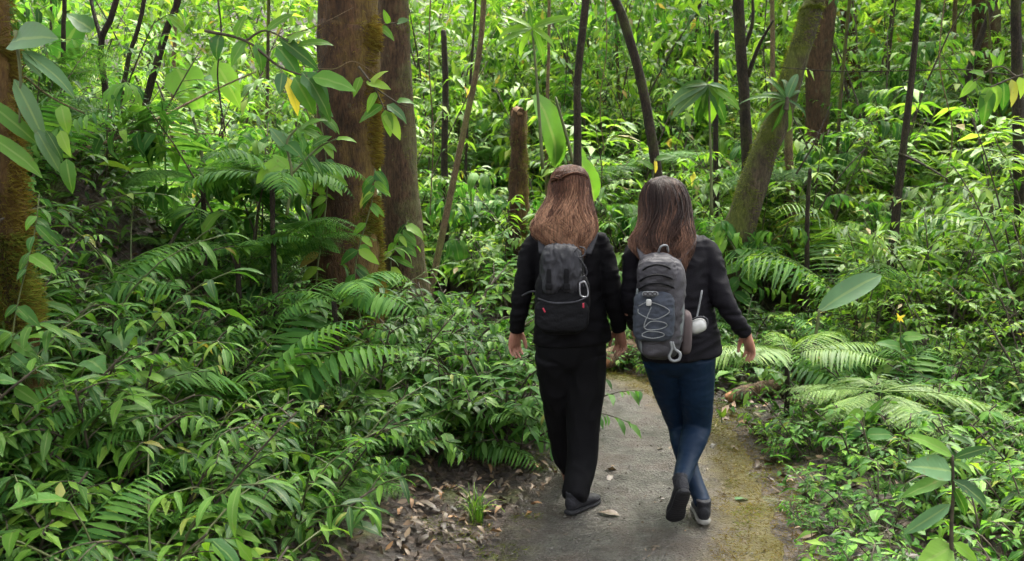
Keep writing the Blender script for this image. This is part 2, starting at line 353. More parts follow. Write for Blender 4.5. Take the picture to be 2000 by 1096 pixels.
idx = np.arange(len(V)).reshape(-1, NA)
Q = np.stack([idx[:-1, :-1], idx[:-1, 1:], idx[1:, 1:], idx[1:, :-1]], -1).reshape(-1, 4)
link('path', mesh_np('path', V, Q, m, U), kind='structure')

# ------------------------------------------------------------------ leaf shapes
def leaf_tpl(w=0.3, nv=4, fold=0.25, droop=0.25, prof='lance', twist=0.0, wave=0.0, seed=0):
    """leaf of length 1 along +Y, upper side +Z; vertices, quads, uv"""
    r = np.random.default_rng(seed)
    V, U = [], []
    ang = 0.0; y = z = 0.0
    for i in range(nv + 1):
        t = i / nv
        if prof == 'lance': p = (max(t, 0.0) ** 0.6) * (1 - t) ** 0.75 * 1.9
        elif prof == 'ovate': p = (max(t, 0.0) ** 0.45) * (1 - t) ** 0.85 * 1.95
        elif prof == 'heart': p = min(1, (t * 3.2 + 0.25)) * (1 - t) ** 0.7 * 1.15
        elif prof == 'strap': p = min(1, t * 6 + 0.15) * min(1, (1 - t) * 2.6 + 0.02)
        else: p = math.sin(math.pi * min(1, t * 0.97 + 0.03)) ** 0.6
        hw = max(0.008, w * 0.5 * p)
        wv = wave * math.sin(t * 14 + seed) * hw
        for k, sx in enumerate((-1, 0, 1)):
            c, s = math.cos(twist * t), math.sin(twist * t)
            lx, lz = sx * hw * math.cos(fold), abs(sx) * hw * math.sin(fold) + (wv if sx > 0 else -wv * 0.7)
            x2, z2 = lx * c - lz * s, lx * s + lz * c
            V.append((x2, y - z2 * math.sin(ang) * -1 * 0, z + z2)); U.append((0.5 + 0.5 * sx, t))
        ang -= droop / nv * (1 + t) * 1.3
        y += math.cos(ang) / nv; z += math.sin(ang) / nv
    Q = []
    for i in range(nv):
        for k in range(2):
            a = i * 3 + k; Q.append((a, a + 1, a + 4, a + 3))
    return np.array(V), np.array(Q), np.array(U)
def place(tpl, pos, d, up, s):
    """copies of a leaf template at pos with direction d and upper side towards up"""
    V, Q, U = tpl; pos, d, up = np.asarray(pos, float), np.asarray(d, float), np.asarray(up, float); s = np.asarray(s, float)
    d = d / np.linalg.norm(d, axis=1)[:, None]
    side = np.cross(d, up); side /= np.linalg.norm(side, axis=1)[:, None] + 1e-9
    u = np.cross(side, d)
    W_ = pos[:, None, :] + s[:, None, None] * (V[None, :, 0, None] * side[:, None, :] + V[None, :, 1, None] * d[:, None, :] + V[None, :, 2, None] * u[:, None, :])
    n = len(pos); k = len(V)
    return W_.reshape(-1, 3), (Q[None] + (np.arange(n) * k)[:, None, None]).reshape(-1, 4), np.tile(U, (n, 1))
def frame(pos, d, up, s):
    d = Vector(d).normalized(); side = d.cross(Vector(up)).normalized(); u = side.cross(d)
    return Matrix(((side.x * s, d.x * s, u.x * s, pos[0]), (side.y * s, d.y * s, u.y * s, pos[1]), (side.z * s, d.z * s, u.z * s, pos[2]), (0, 0, 0, 1)))
def rv(a=-1, b=1): return rng.uniform(a, b)
def unit(v): v = np.asarray(v, float); return v / (np.linalg.norm(v) + 1e-12)
def rotz(v, a): c, s = math.cos(a), math.sin(a); return np.array([v[0] * c - v[1] * s, v[0] * s + v[1] * c, v[2]])

LM = {}
def leafset(key, mat, n=3, **kw):
    out = []
    for i in range(n):
        t = leaf_tpl(seed=i * 7 + 1, droop=kw.get('droop', 0.3) * (0.7 + 0.35 * i), twist=(i - 1) * 0.35, **{k: v for k, v in kw.items() if k != 'droop'})
        out.append(mesh_np('leaf', *t[:2], mat, t[2]))
    LM[key] = out
leafset('lance', M_LANCE, 4, w=0.27, nv=6, fold=0.28, droop=0.55, wave=0.12)
leafset('lancew', M_LANCE, 3, w=0.36, nv=6, fold=0.22, droop=0.45, wave=0.15)
leafset('broad', M_BROAD, 4, w=0.55, nv=6, fold=0.2, droop=0.4, prof='ovate', wave=0.12)
leafset('heart', M_BROAD, 3, w=0.85, nv=6, fold=0.18, droop=0.35, prof='heart', wave=0.1)
leafset('bright', M_SHRUB, 3, w=0.5, nv=6, fold=0.2, droop=0.35, prof='ovate', wave=0.1)
leafset('blue', M_BLUE, 3, w=0.36, nv=7, fold=0.3, droop=0.45, prof='lance', wave=0.06)
leafset('bluew', M_BLUE, 2, w=0.7, nv=7, fold=0.25, droop=0.3, prof='ovate', wave=0.06)
leafset('big', M_BIG, 3, w=0.40, nv=9, fold=0.25, droop=0.5, prof='round', wave=0.08)
leafset('brightbig', M_SHRUB, 3, w=0.42, nv=8, fold=0.25, droop=0.5, prof='ovate', wave=0.1)
leafset('yellow', M_YEL, 2, w=0.38, nv=6, fold=0.3, droop=0.4, wave=0.15)
leafset('strap', M_LANCE, 3, w=0.11, nv=8, fold=0.35, droop=0.9, prof='strap')
leafset('grass', M_SHRUB, 3, w=0.035, nv=7, fold=0.4, droop=1.0, prof='strap')
leafset('dead', M_DEAD, 5, w=0.48, nv=5, fold=0.25, droop=0.35, prof='ovate', wave=0.35)
leafset('banana', M_BLUE, 2, w=0.30, nv=9, fold=0.3, droop=0.35, prof='round', wave=0.05)
leafset('brightlance', M_SHRUB, 3, w=0.30, nv=7, fold=0.25, droop=0.4, wave=0.1)

class Proto:
    """a plant kind: a list of parts (name, mesh, local matrix, kind)"""
    def __init__(s, name, cat): s.name, s.cat, s.parts = name, cat, []
    def add(s, name, me, M=None, kind=None): s.parts.append((name, me, M or Matrix(), kind))
    def put(s, loc, rz=0.0, sc=1.0, label='', group=None, tilt=(0, 0)):
        o = thing(s.name, label, s.cat, loc, (tilt[0], tilt[1], rz), sc, group)
        for n, me, M, k in s.parts: link(n, me, o, M, k)
        return o
def stem_mesh(P, r0, r1, mat=None, seg=5, n=8):
    V, Q, U = tube(P, np.linspace(r0, r1, len(P)), seg, n)
    return mesh_np('stem', V, Q, mat or M_STEM, U)
def arch(az, lean, L_, droop, n=8, base=(0, 0, 0)):
    """points of a stem that leaves the ground at an angle and arches over"""
    p = np.array(base, float); e = math.pi / 2 - lean; P = [p.copy()]
    for i in range(n):
        d = np.array([math.cos(az) * math.cos(e), math.sin(az) * math.cos(e), math.sin(e)])
        p = p + d * L_ / n; P.append(p.copy()); e -= droop / n * (0.4 + 1.2 * i / n)
    return np.array(P)
def along(P, t):
    x = t * (len(P) - 1); i = min(int(x), len(P) - 2); f = x - i
    return P[i] * (1 - f) + P[i + 1] * f, unit(P[i + 1] - P[i])

def spray_herb(ns=5, L_=0.8, leaf=0.17, key='lance', nl=9, lean=0.45, droop=1.3, name='lance_leaf_herb', start=0.22):
    p = Proto(name, 'plant')
    for k in range(ns):
        P = arch(k * 2 * math.pi / ns + rv(-.5, .5), lean * rv(.5, 1.5), L_ * rv(.7, 1.15), droop * rv(.6, 1.2), base=(rv(-.05, .05), rv(-.05, .05), -.04))
        p.add('stem', stem_mesh(P, 0.0055, 0.002))
        for i in range(nl):
            t = start + (1 - start) * (i + .5) / nl; q, T = along(P, t)
            side = unit(np.cross(T, (0, 0, 1))) * (1 if i % 2 else -1)
            d = unit(T * rv(.5, .9) + side * rv(.7, 1.1) + np.array([0, 0, rv(-.35, .15)]))
            p.add('leaf', random.choice(LM[key]), frame(q, d, unit(np.array([0, 0, 1]) + side * .3 + np.array([rv(), rv(), 0]) * .25), leaf * rv(.75, 1.25) * (1 - .35 * abs(t - .55))))
        q, T = along(P, 1.0); p.add('leaf', random.choice(LM[key]), frame(q, unit(T + np.array([0, 0, -.1])), (0, 0, 1), leaf * .9))
    return p
def broad_herb(nl=9, L_=0.35, leaf=0.2, key='broad', name='broad_leaf_herb', lean=0.6):
    p = Proto(name, 'plant')
    for k in range(nl):
        az = k * 2.4 + rv(-.3, .3); P = arch(az, lean * rv(.3, 1.4), L_ * rv(.5, 1.2), .5, 5, (0, 0, -.03))
        p.add('petiole', stem_mesh(P, .004, .002, n=6))
        q, T = along(P, 1); d = unit(T * np.array([1.4, 1.4, .3]) + np.array([0, 0, rv(-.35, .1)]))
        p.add('leaf', random.choice(LM[key]), frame(q, d, unit((rv(-.2, .2), rv(-.2, .2), 1)), leaf * rv(.7, 1.25)))
    return p
def frond_mesh(L_=0.8, np_=22, pw=0.2, droop=1.2, mat=None, bip=False, pl=0.24, rise=0.9, seed=0):
    """fern frond from the origin along +Y: a rachis with two rows of pinnae"""
    r = np.random.default_rng(seed); mb = MB()
    n = 14; P = [np.zeros(3)]; e = rise
    for i in range(n):
        P.append(P[-1] + np.array([r.uniform(-.01, .01), math.cos(e), math.sin(e)]) * L_ / n); e -= droop / n * (.5 + i / n)
    P = np.array(P)
    V, Q, U = tube(P, np.linspace(.0042, .0012, len(P)) * (L_ / .8), 4); mb.add(V, Q, np.full((len(V), 2), .5))
    tp = leaf_tpl(w=pw, nv=3, fold=.15, droop=.35, prof='lance' if not bip else 'strap', seed=seed)
    tpn = leaf_tpl(w=.34, nv=2, fold=.1, droop=.2, prof='lance')
    pos, D, UPS, SC = [], [], [], []
    for i in range(np_):
        t = .14 + .86 * (i + .5) / np_
        q, T = along(P, t); up = unit(np.cross(np.array([1, 0, 0]), T))
        ln = pl * L_ * (math.sin(math.pi * min(1, (t - .10) * 1.02)) ** .55 if t < .5 else (max(0.03, 1 - t) * 2) ** .75) * r.uniform(.9, 1.08)
        for s in (-1, 1):
            d = unit(np.array([s, 0, 0]) * 1.0 + T * r.uniform(.32, .5) - up * r.uniform(.05, .3))
            if not bip: pos.append(q); D.append(d); UPS.append(up); SC.append(ln)
            else:
                m_ = max(4, int(ln / (L_ * .0125)))
                for k in range(m_):
                    f = (k + .5) / m_; qq = q + d * ln * f - up * ln * .18 * f * f
                    for s2 in (-1, 1):
                        pos.append(qq); D.append(unit(np.cross(up, d) * s2 + d * .5 - up * .1)); UPS.append(up); SC.append(ln * .19 * (1 - f) ** .6 + .004)
                V, Q, U = tube(np.array([q, q + d * ln * .5 - up * ln * .045, q + d * ln - up * ln * .18]), [.0013, .001, .0006], 3); mb.add(V, Q, np.full((len(V), 2), .5))
    mb.add(*place(tp if not bip else tpn, pos, D, UPS, SC))
    return mb.mesh('frond', mat or M_FERN)
def fern(nf=9, L_=.7, mat=None, bip=False, name='fern', rise=(.5, 1.1), droop=1.3, pw=.2, pl=.24, np_=22, trunk=0.0):
    p = Proto(name, 'fern'); fm = [frond_mesh(L_ * rv(.85, 1.1), np_, pw, droop * rv(.8, 1.25), mat, bip, pl, rv(*rise), seed=k + int(L_ * 100)) for k in range(4)]
    if trunk:
        V, Q, U = tube([(0, 0, -.1), (.01, .01, trunk * .5), (0, .02, trunk)], np.array([.06, .05, .045]) * (1 if name != 'tree_fern' else .3), 10, 10, bump=.25, bscale=14); p.add('trunk', mesh_np('trunk', V, Q, B_DARK, U))
    for k in range(nf):
        az = k * 2 * math.pi / nf + rv(-.35, .35)
        p.add('frond', random.choice(fm), Matrix.Translation((0, 0, trunk)) @ Matrix.Rotation(az, 4, 'Z') @ Matrix.Rotation(rv(-.15, .15), 4, 'Y') @ Matrix.Scale(rv(.75, 1.1), 4))
    return p
def palm(nf=7, L_=1.6, mat=None, name='understory_palm', trunk=.3):
    return fern(nf, L_, mat or M_SHRUB2, False, name, (.8, 1.25), 1.7, .085, .30, 26, trunk)
def twigs_foliage(H, Rr, ns, nt_, nl, leaf, w, mat, prof='lance', lean=.35, nv=2, first=.3, droop=.35, ll=None, stemr=.012, flat=.0):
    """stems and joined foliage of one bush"""
    st = []; pos, D, UPS, SC = [], [], [], []
    tw = MB()
    for k in range(ns):
        P = arch(k * 2.4 + rv(-.4, .4), lean * rv(.3, 1.5), H * rv(.7, 1.1), .6 * rv(.2, 1.3), 8, (rv(-.08, .08), rv(-.08, .08), -.05))
        st.append(P)
        for j in range(nt_):
            t = first + (1 - first) * (j + rv(.2, .8)) / nt_; q, T = along(P, min(t, .999))
            az = rv(0, 6.28); d = unit(np.array([math.cos(az), math.sin(az), rv(-.1, .6)]) + T * .3)
            L2 = Rr * rv(.5, 1.1) * (1.1 - .5 * t)
            B = [q]; dd = d.copy()
            for i in range(4): B.append(B[-1] + dd * L2 / 4); dd = unit(dd + np.array([0, 0, -.14]))
            B = np.array(B)
            V, Q, U = tube(B, np.linspace(.0035, .0012, 5), 3); tw.add(V, Q, U)
            for i in range(nl):
                f = .15 + .85 * (i + .5) / nl; qq, TT = along(B, min(f, .999))
                side = unit(np.cross(TT, (0, 0, 1))) * (1 if i % 2 else -1)
                pos.append(qq); D.append(unit(TT * rv(.3, .9) + side * rv(.5, 1.1) + np.array([rv(-.2, .2), rv(-.2, .2), rv(-.5, .2)])))
                UPS.append(unit(np.array([rv(-.45, .45), rv(-.45, .45), 1]))); SC.append(leaf * rv(.6, 1.25))
    fo = MB(); pos, D, UPS, SC = map(np.array, (pos, D, UPS, SC))
    k3 = len(pos) // 3 + 1
    for g in range(3):
        sl = slice(g * k3, (g + 1) * k3)
        if len(pos[sl]): fo.add(*place(leaf_tpl(w=w, nv=nv, fold=.22, droop=droop * (.6 + .5 * g), prof=prof, twist=(g - 1) * .3, seed=g), pos[sl], D[sl], UPS[sl], SC[sl]))
    return st, tw, fo.mesh('foliage', mat)
def bush(H, Rr, ns, nt_, nl, leaf, w, mat, name='understory_shrub', cat='shrub', stemr=.012, **kw):
    p = Proto(name, cat); st, tw, fo = twigs_foliage(H, Rr, ns, nt_, nl, leaf, w, mat, **kw)
    for P in st: p.add('stem', stem_mesh(P, stemr, .004, M_TWIG, 5, 8))
    p.add('twigs', tw.mesh('twigs', M_TWIG), kind='stuff'); p.add('foliage', fo, kind='stuff')
    return p
def litterm(): return random.choice(LM['dead'])

# ------------------------------------------------------------------ standing trees
def blades(P, rad, n, length, width, mat, side=None, zr=(0, 1), droop=.5, thick=1.0, name='moss'):
    """moss strands standing off a trunk: points P with radii rad; side = direction that has most of it"""
    P = np.asarray(P, float); mb = MB(); t = rng.uniform(zr[0], zr[1], n)
    x = t * (len(P) - 1); i = np.minimum(x.astype(int), len(P) - 2); f = (x - i)[:, None]
    q = P[i] * (1 - f) + P[i + 1] * f; rr = np.interp(x, np.arange(len(P)), rad)
    if side is None: az = rng.uniform(0, 2 * math.pi, n)
    else: az = side[0] + rng.normal(0, side[1], n)
    d = np.stack([np.cos(az), np.sin(az), np.zeros(n)], -1)
    keep = np.array([mnoise.noise(Vector((q[k] + d[k] * rr[k]) * np.array([5, 5, 3.0]))) > -.12 for k in range(n)])
    q, d, rr = q[keep], d[keep], rr[keep]; n = len(q)
    dd = d * rng.uniform(.5, 1.2, n)[:, None] + np.stack([rng.normal(0, .4, n), rng.normal(0, .4, n), rng.uniform(-1.2, .5, n)], -1)
    up = np.cross(d, np.tile([0, 0, 1.0], (n, 1))) + rng.normal(0, .3, (n, 3))
    mb.add(*place(leaf_tpl(w=width / length, nv=2, fold=.2, droop=droop, prof='lance'), q + d * rr[:, None] * .97, dd, up + d * .01, length * rng.uniform(.4, 1.3, n)))
    return mb.mesh(name, mat)
def pix_trunk(pts, Y, base_px=None):
    """photo points (x, y, width) at distance Y, from the top down -> world points and radii, bottom first, set into the ground"""
    P = [at(x, y, Y if len(r) == 0 else Y + r[0]) for x, y, w, *r in pts]; rad = [w * px(Y) / 2 for _, _, w, *r in pts]
    P, rad = P[::-1], rad[::-1]
    z = gz(P[0][0], P[0][1])
    if P[0][2] > z - .1:
        k = unit(P[0] - P[1]); dz = (P[0][2] - z + .15); P.insert(0, P[0] + k / max(.3, -k[2]) * dz); rad.insert(0, rad[0] * 1.08)
    return np.array(P), np.array(rad)
def crown_for(o, base, top, Rr, nleaf, leaf, mat, flat=.6, w=.42, nb=7):
    """branches and a leafy crown round the top of a trunk, in the trunk's own space"""
    pos, D, UP, SC = [], [], [], []
    for k in range(nb):
        az = k * 2.4 + rv(-.4, .4); s = top + np.array([0, 0, rv(-1.0, .2)])
        e = s + np.array([math.cos(az), math.sin(az), 0]) * Rr * rv(.55, 1) + np.array([0, 0, rv(.1, .9) * Rr * flat])
        mid = (s + e) / 2 + np.array([0, 0, .25])
        B = catmull([s, mid, e], 8); V, Q, U = tube(B, np.linspace(.05, .012, 8), 5); link('branch', mesh_np('branch', V, Q, B_DARK, U), o)
        for c in range(5):
            q, _ = along(B, rv(.35, 1)); q = q + np.array([rv(), rv(), rv() * .6]) * Rr * .22
            m_ = nleaf // (nb * 5); g = rng.normal(0, 1, (m_, 3)) * np.array([.42, .42, .25]) * Rr * .38 + q
            pos.append(g); dd = rng.normal(0, 1, (m_, 3)); dd[:, 2] -= .5; D.append(dd); UP.append(rng.normal(0, .5, (m_, 3)) + np.array([0, 0, 1.0])); SC.append(leaf * rng.uniform(.6, 1.3, m_))
    mb = MB(); mb.add(*place(leaf_tpl(w=w, nv=2, fold=.2, droop=.3), np.concatenate(pos), np.concatenate(D), np.concatenate(UP), np.concatenate(SC)))
    link('crown', mb.mesh('crown', mat), o, kind='stuff')
def trunk_tree(name, label, cat, pts, Y, mat, seg=10, n=30, bump=.06, bscale=5, moss=None, crown=None, top_z=None, group=None, flare=0.0, branches=()):
    P, rad = pix_trunk(pts, Y)
    if top_z and P[-1][2] < top_z:
        k = unit(P[-1] - P[-2]); k = unit(k + np.array([0, 0, .8])); P = np.vstack([P, P[-1] + k * (top_z - P[-1][2]) / max(.4, k[2])]); rad = np.append(rad, rad[-1] * .8)
    base = np.array([P[0][0], P[0][1], gz(P[0][0], P[0][1])]); P = P - base
    o = thing(name, label, cat, base, group=group)
    t = np.linspace(0, len(P) - 1, n); rs = np.interp(t, np.arange(len(P)), rad); Ps = catmull(P, n)
    if flare: rs = rs * (1 + flare * np.exp(-np.clip(Ps[:, 2] + .1, 0, None) / .35))
    V, Q, U = tube(Ps, rs, seg, None, bump, bscale, seed=Y)
    link('trunk', mesh_np('trunk', V, Q, mat, U), o)
    for mm in (moss or ()): link('moss', blades(Ps, rs, **mm), o, kind='stuff')
    for br in branches:
        B = np.array([at(x, y, Y + dy) for x, y, dy in br['pts']]) - base
        V, Q, U = tube(B, np.linspace(br['w'][0], br['w'][1], len(B)) * px(Y) / 2, 5, 14, .08, 20); link('branch', mesh_np('branch', V, Q, mat, U), o)
    if crown: crown_for(o, base, Ps[-1], **crown)
    return o, base, Ps, rs

trunk_tree('moss_covered_tree', 'slender moss-covered trunk at the left edge of the picture', 'tree',
    [(-16, -80, 50), (-8, 100, 52), (8, 300, 56), (26, 480, 58), (44, 650, 60), (56, 820, 62), (60, 1000, 68)], 3.2, B_LEFT, 14, 60, .14, 9,
    moss=[dict(n=12000, length=.042, width=.004, mat=M_MOSSY, side=(-.9, 1.0)), dict(n=5000, length=.05, width=.005, mat=M_MOSSG, side=(-.8, 1.0), zr=(0, .45))], top_z=6.5,
    crown=dict(Rr=2.4, nleaf=4000, leaf=.22, mat=M_SHRUB2))  # unseen crown above the view, put there to shade the left foreground
trunk_tree('large_tree', 'thickest tree trunk, reddish brown with moss down its right side', 'tree',
    [(680, -90, 110), (680, 60, 114), (680, 200, 116), (678, 320, 120), (674, 420, 128), (672, 520, 142), (674, 620, 156), (680, 720, 172)], 5.5, B_BIG, 40, 110, .10, 6,
    moss=[dict(n=11000, length=.050, width=.005, mat=M_MOSSY, side=(-.25, .30)), dict(n=3500, length=.05, width=.006, mat=M_MOSSG, side=(-.5, .5), zr=(0, .45)), dict(n=2500, length=.03, width=.004, mat=M_MOSSY)], top_z=8.5,
    crown=dict(Rr=3.6, nleaf=6500, leaf=.28, mat=M_SHRUB2, nb=9))  # crown out of view, made wide and dense to darken the left bank
trunk_tree('forest_tree', 'smooth brown tree trunk just right of the thickest mossy trunk', 'tree',
    [(764, -90, 58), (770, 60, 60), (775, 200, 64), (780, 340, 72), (786, 440, 78), (795, 560, 84), (800, 640, 96)], 6.6, B_SEC, 28, 80, .08, 6,
    moss=[dict(n=1800, length=.025, width=.004, mat=M_MOSSG, side=(-.3, .9))], top_z=8, crown=dict(Rr=2.4, nleaf=2000, leaf=.18, mat=M_SHRUB2))  # crown above the frame, added to help shade the left side
trunk_tree('leaning_tree', 'leaning green-mossed tree trunk behind the hikers on the right', 'tree',
    [(1600, -80, 38), (1585, 20, 40), (1552, 130, 43), (1522, 225, 46), (1488, 310, 52), (1452, 420, 60), (1420, 520, 72), (1402, 600, 86)], 8.3, B_LEAN, 16, 60, .08, 6,
    moss=[dict(n=9000, length=.04, width=.006, mat=M_MOSSG, side=(3.6, 1.1), zr=(.05, .9))], top_z=7.5, crown=dict(Rr=2.2, nleaf=1500, leaf=.18, mat=M_SHRUB))
trunk_tree('forest_tree', 'tall brown trunk rising behind the leaning mossy tree', 'tree',
    [(1612, -60, 52), (1600, 100, 48), (1596, 230, 46), (1592, 400, 50), (1590, 520, 54)], 11.5, B_SEC, 12, 30, .08, 4, top_z=9, crown=dict(Rr=2.2, nleaf=1500, leaf=.18, mat=M_SHRUB))
trunk_tree('forest_tree', 'dark reddish trunk at the top right, partly hidden by leaves', 'tree',
    [(1655, -60, 30), (1660, 110, 30), (1664, 400, 34)], 14, B_BIG, 10, 24, .08, 4, top_z=9, crown=dict(Rr=2, nleaf=1000, leaf=.2, mat=M_SHRUB))
thin = [
 ('thin tan sapling trunk leaning left of the cut stump', [(948, -60, 10), (935, 110, 11), (905, 260, 12), (878, 390, 13)], 8.0, B_TAN),
 ('thin dark sapling rising behind the lighter-haired hiker', [(1148, -60, 15), (1140, 40, 15), (1128, 160, 14), (1128, 320, 16), (1126, 450, 18)], 7.6, B_DARK),
 ('dark curving sapling rising behind the darker-haired hiker', [(1185, -60, 17), (1215, 30, 18), (1245, 130, 18), (1266, 230, 19), (1284, 350, 21), (1290, 470, 24)], 7.9, B_DARK),
 ('straight brown sapling between the hikers and the leaning tree', [(1440, -60, 22), (1446, 80, 21), (1453, 180, 22), (1460, 330, 23), (1462, 460, 26)], 9.0, B_DARK),
 ('slim dark sapling standing at the far right of the thicket', [(1798, -60, 10), (1785, 110, 12), (1768, 260, 14), (1752, 400, 17), (1738, 560, 22)], 7.4, B_DARK),
 ('upright dark sapling cut by the right edge of the picture', [(1985, -60, 18), (1986, 120, 20), (1992, 340, 24), (1996, 480, 26)], 7.6, B_DARK),
 ('thin upright stem just left of the straight brown sapling', [(1400, 60, 9), (1398, 200, 10), (1398, 400, 11)], 9.4, B_DARK),
 ('thin bare stem right of the leaning mossy tree', [(1582, 330, 7), (1577, 420, 9), (1576, 580, 11)], 7.8, B_DARK),
 ('short thin stem in the thicket right of the brown tree pair', [(866, 60, 11), (870, 160, 12), (868, 300, 13), (870, 420, 14)], 10.0, B_DARK),
 ('twin stem close beside the leaning mossy tree', [(1545, 150, 15), (1540, 260, 16), (1545, 400, 18)], 9.2, B_TAN),
 ('dark forked stem on the upper left bank', [(240, -70, 11), (198, 80, 12), (206, 180, 13), (213, 330, 15), (214, 420, 16)], 5.6, B_DARK),
 ('slanting dark stem left of the yellow leaf', [(360, -70, 13), (325, 60, 14), (290, 180, 15), (262, 290, 16)], 6.4, B_DARK),
 ('second slanting stem on the upper left bank', [(290, -60, 8), (250, 120, 9), (228, 260, 11)], 6.0, B_DARK),
 ('thin stem near the top left corner', [(125, -60, 8), (124, 60, 9), (122, 260, 11)], 6.2, B_DARK),
 ('slim stem at the top right among yellowish leaves', [(1968, -60, 11), (1920, 60, 12), (1880, 200, 14), (1870, 420, 16)], 11.0, B_DARK),
 ('brown trunk half hidden behind the right edge leaves', [(1925, -60, 50), (1930, 200, 52), (1935, 500, 58)], 12.5, B_SEC),
]
for lab, pts, Y, mt in thin:
    br = []
    if 'forked' in lab: br = [dict(pts=[(206, 200, 0), (165, 255, -.1), (132, 300, -.2)], w=(8, 4)), dict(pts=[(200, 85, 0), (180, 10, .1), (172, -60, .2)], w=(9, 5))]
    if 'straight brown' in lab: br = [dict(pts=[(1460, 150, 0), (1482, 90, -.1), (1510, 40, -.2)], w=(10, 4)), dict(pts=[(1455, 90, 0), (1470, 40, 0), (1468, -40, .1)], w=(9, 5))]
    if 'far right' in lab: br = [dict(pts=[(1756, 300, 0), (1800, 320, -.2), (1850, 350, -.4)], w=(7, 3))]
    trunk_tree('sapling', lab, 'sapling', pts, Y, mt, 8, 26, .1, 16, top_z=5.2 if pts[0][1] < 0 else None, branches=br,
               crown=dict(Rr=1.1, nleaf=500, leaf=.16, mat=random.choice([M_SHRUB, M_SHRUB2, M_SHRUB3]), nb=5) if pts[0][1] < 0 else None)

# the broken stump behind the lighter-haired hiker
P, rad = pix_trunk([(1013, 216, 32), (1014, 290, 33), (1012, 360, 36), (1010, 470, 42)], 9.0)
base = np.array([P[0][0], P[0][1], gz(P[0][0], P[0][1])])
o = thing('tree_stump', 'tall broken brown stump standing left of the lighter-haired hiker', 'stump', base)
V, Q, U = tube(P - base, rad, 20, 50, .30, 9, cap=False); V[-20:, 2] += np.array([.06 * mnoise.noise(Vector((k * .9, 3, 1))) + (.05 if 4 < k < 9 else 0) for k in range(20)]); link('trunk', mesh_np('trunk', V, Q, B_BIG, U), o)
top = P[-1] - base; V, Q, U = tube([top - (0, 0, .05), top - (0, 0, .012), top + (.02, 0, .01)], [rad[-1] * .97, rad[-1] * .9, rad[-1] * .5], 12, 6, .2, 20)
link('broken_top', mesh_np('broken_top', V, Q, simple('broken wood', (.16, .09, .045), .8, nscale=30, bump=.5), U), o)
link('moss', blades(P - base, rad, 1500, .04, .006, M_MOSSG, zr=(.1, .9)), o, kind='stuff')

# fallen wood
M_LOG = bark_mat('rotting log bark', (.05, .035, .022), (.15, .10, .06), MOSS3, .3, 0.0, scale=14)
M_ROT = simple('orange rotten wood', (.20, .085, .035), .8, nscale=40, bump=.8, col2=(.33, .16, .08))
def log(name, label, a, b, r, end_mat):
    a, b = np.array(a), np.array(b); o = thing(name, label, 'log', (a + b) / 2 - (0, 0, r)); c = np.array(o.location)
    P = catmull([a - c, (a + b) / 2 - c + (0, 0, .01), b - c], 24); V, Q, U = tube(P, np.interp(np.linspace(0, 1, 24), [0, .1, .5, 1], [r * .8, r, r * .95, r * .6]), 14, None, .18, 8)
    link('bark', mesh_np('bark', V, Q, M_LOG, U), o)
    t = unit(a - b); V, Q, U = tube(catmull([a - c - t * .03, a - c + t * .02, a - c + t * .05], 6), [r * .72, r * .74, r * .66, r * .6, r * .4, r * .2], 12, None, .35, 20)
    link('broken_end', mesh_np('broken_end', V, Q, end_mat, U), o)
    return o
a = at(1428, 798, 5.9); b = at(1545, 812, 6.3)
log('fallen_log', 'short fallen log with an orange broken end right of the path', (a[0], a[1], gz(a[0], a[1]) + .07), (b[0] + .1, b[1] + .1, gz(b[0], b[1]) + .06), .055, M_ROT)
a = at(1180, 735, 7.0); b = at(1240, 722, 7.5)
log('fallen_log', 'stubby brown log end seen between the two hikers', (a[0], a[1], .11), (b[0] + .2, b[1] + .2, .16), .08, M_ROT)
def stick(label, pts, w, mat=B_TAN, name='fallen_branch', cat='branch'):
    P = np.array([at(*p) for p in pts]); c = P.mean(0); V, Q, U = tube(P - c, np.linspace(w[0], w[1], len(P)) / 2, 6, 24, .12, 25)
    o = link(name, mesh_np(name, V, Q, mat, U), None, Matrix.Translation(c)); return tag(o, label, cat)
stick('long bare pale branch crossing the upper left bank', [(132, 302, 4.6), (240, 265, 4.9), (340, 215, 5.2), (420, 175, 5.5), (500, 140, 5.7)], (.02, .010))
stick('thin bare twig crossing the dark bank at the upper left', [(250, 250, 4.8), (330, 262, 5.0), (420, 262, 5.2), (470, 275, 5.3)], (.010, .006))
stick('pale thin twig reaching right from the mossy left trunk', [(48, 150, 3.3), (100, 190, 3.5), (165, 222, 3.7)], (.009, .005))
stick('hanging dark vine stretched across the upper right thicket', [(1525, 132, 7.6), (1650, 140, 7.5), (1780, 138, 7.4), (1880, 136, 7.4), (1985, 148, 7.5)], (.010, .010), B_DARK, 'vine', 'vine')
stick('thin twig crossing in front of the thickest trunk', [(560, 70, 5.0), (620, 50, 5.05), (690, 15, 5.1)], (.008, .005))
stick('bare twig curving across the middle of the thickest trunk', [(590, 130, 5.1), (650, 135, 5.1), (690, 120, 5.15), (735, 145, 5.2)], (.007, .004))
stick('slanting dark branch on the leaf-covered left bank', [(320, 500, 4.6), (355, 440, 4.8), (400, 380, 5.0)], (.022, .012), B_DARK)
stick('leaning bare branch right of the leaning mossy tree', [(1555, 340, 8.0), (1590, 280, 8.0), (1625, 200, 8.1)], (.02, .01), B_DARK)
stick('slim leaning branch in the middle of the right thicket', [(1600, 410, 7.6), (1640, 345, 7.6), (1690, 290, 7.7)], (.016, .008), B_DARK)

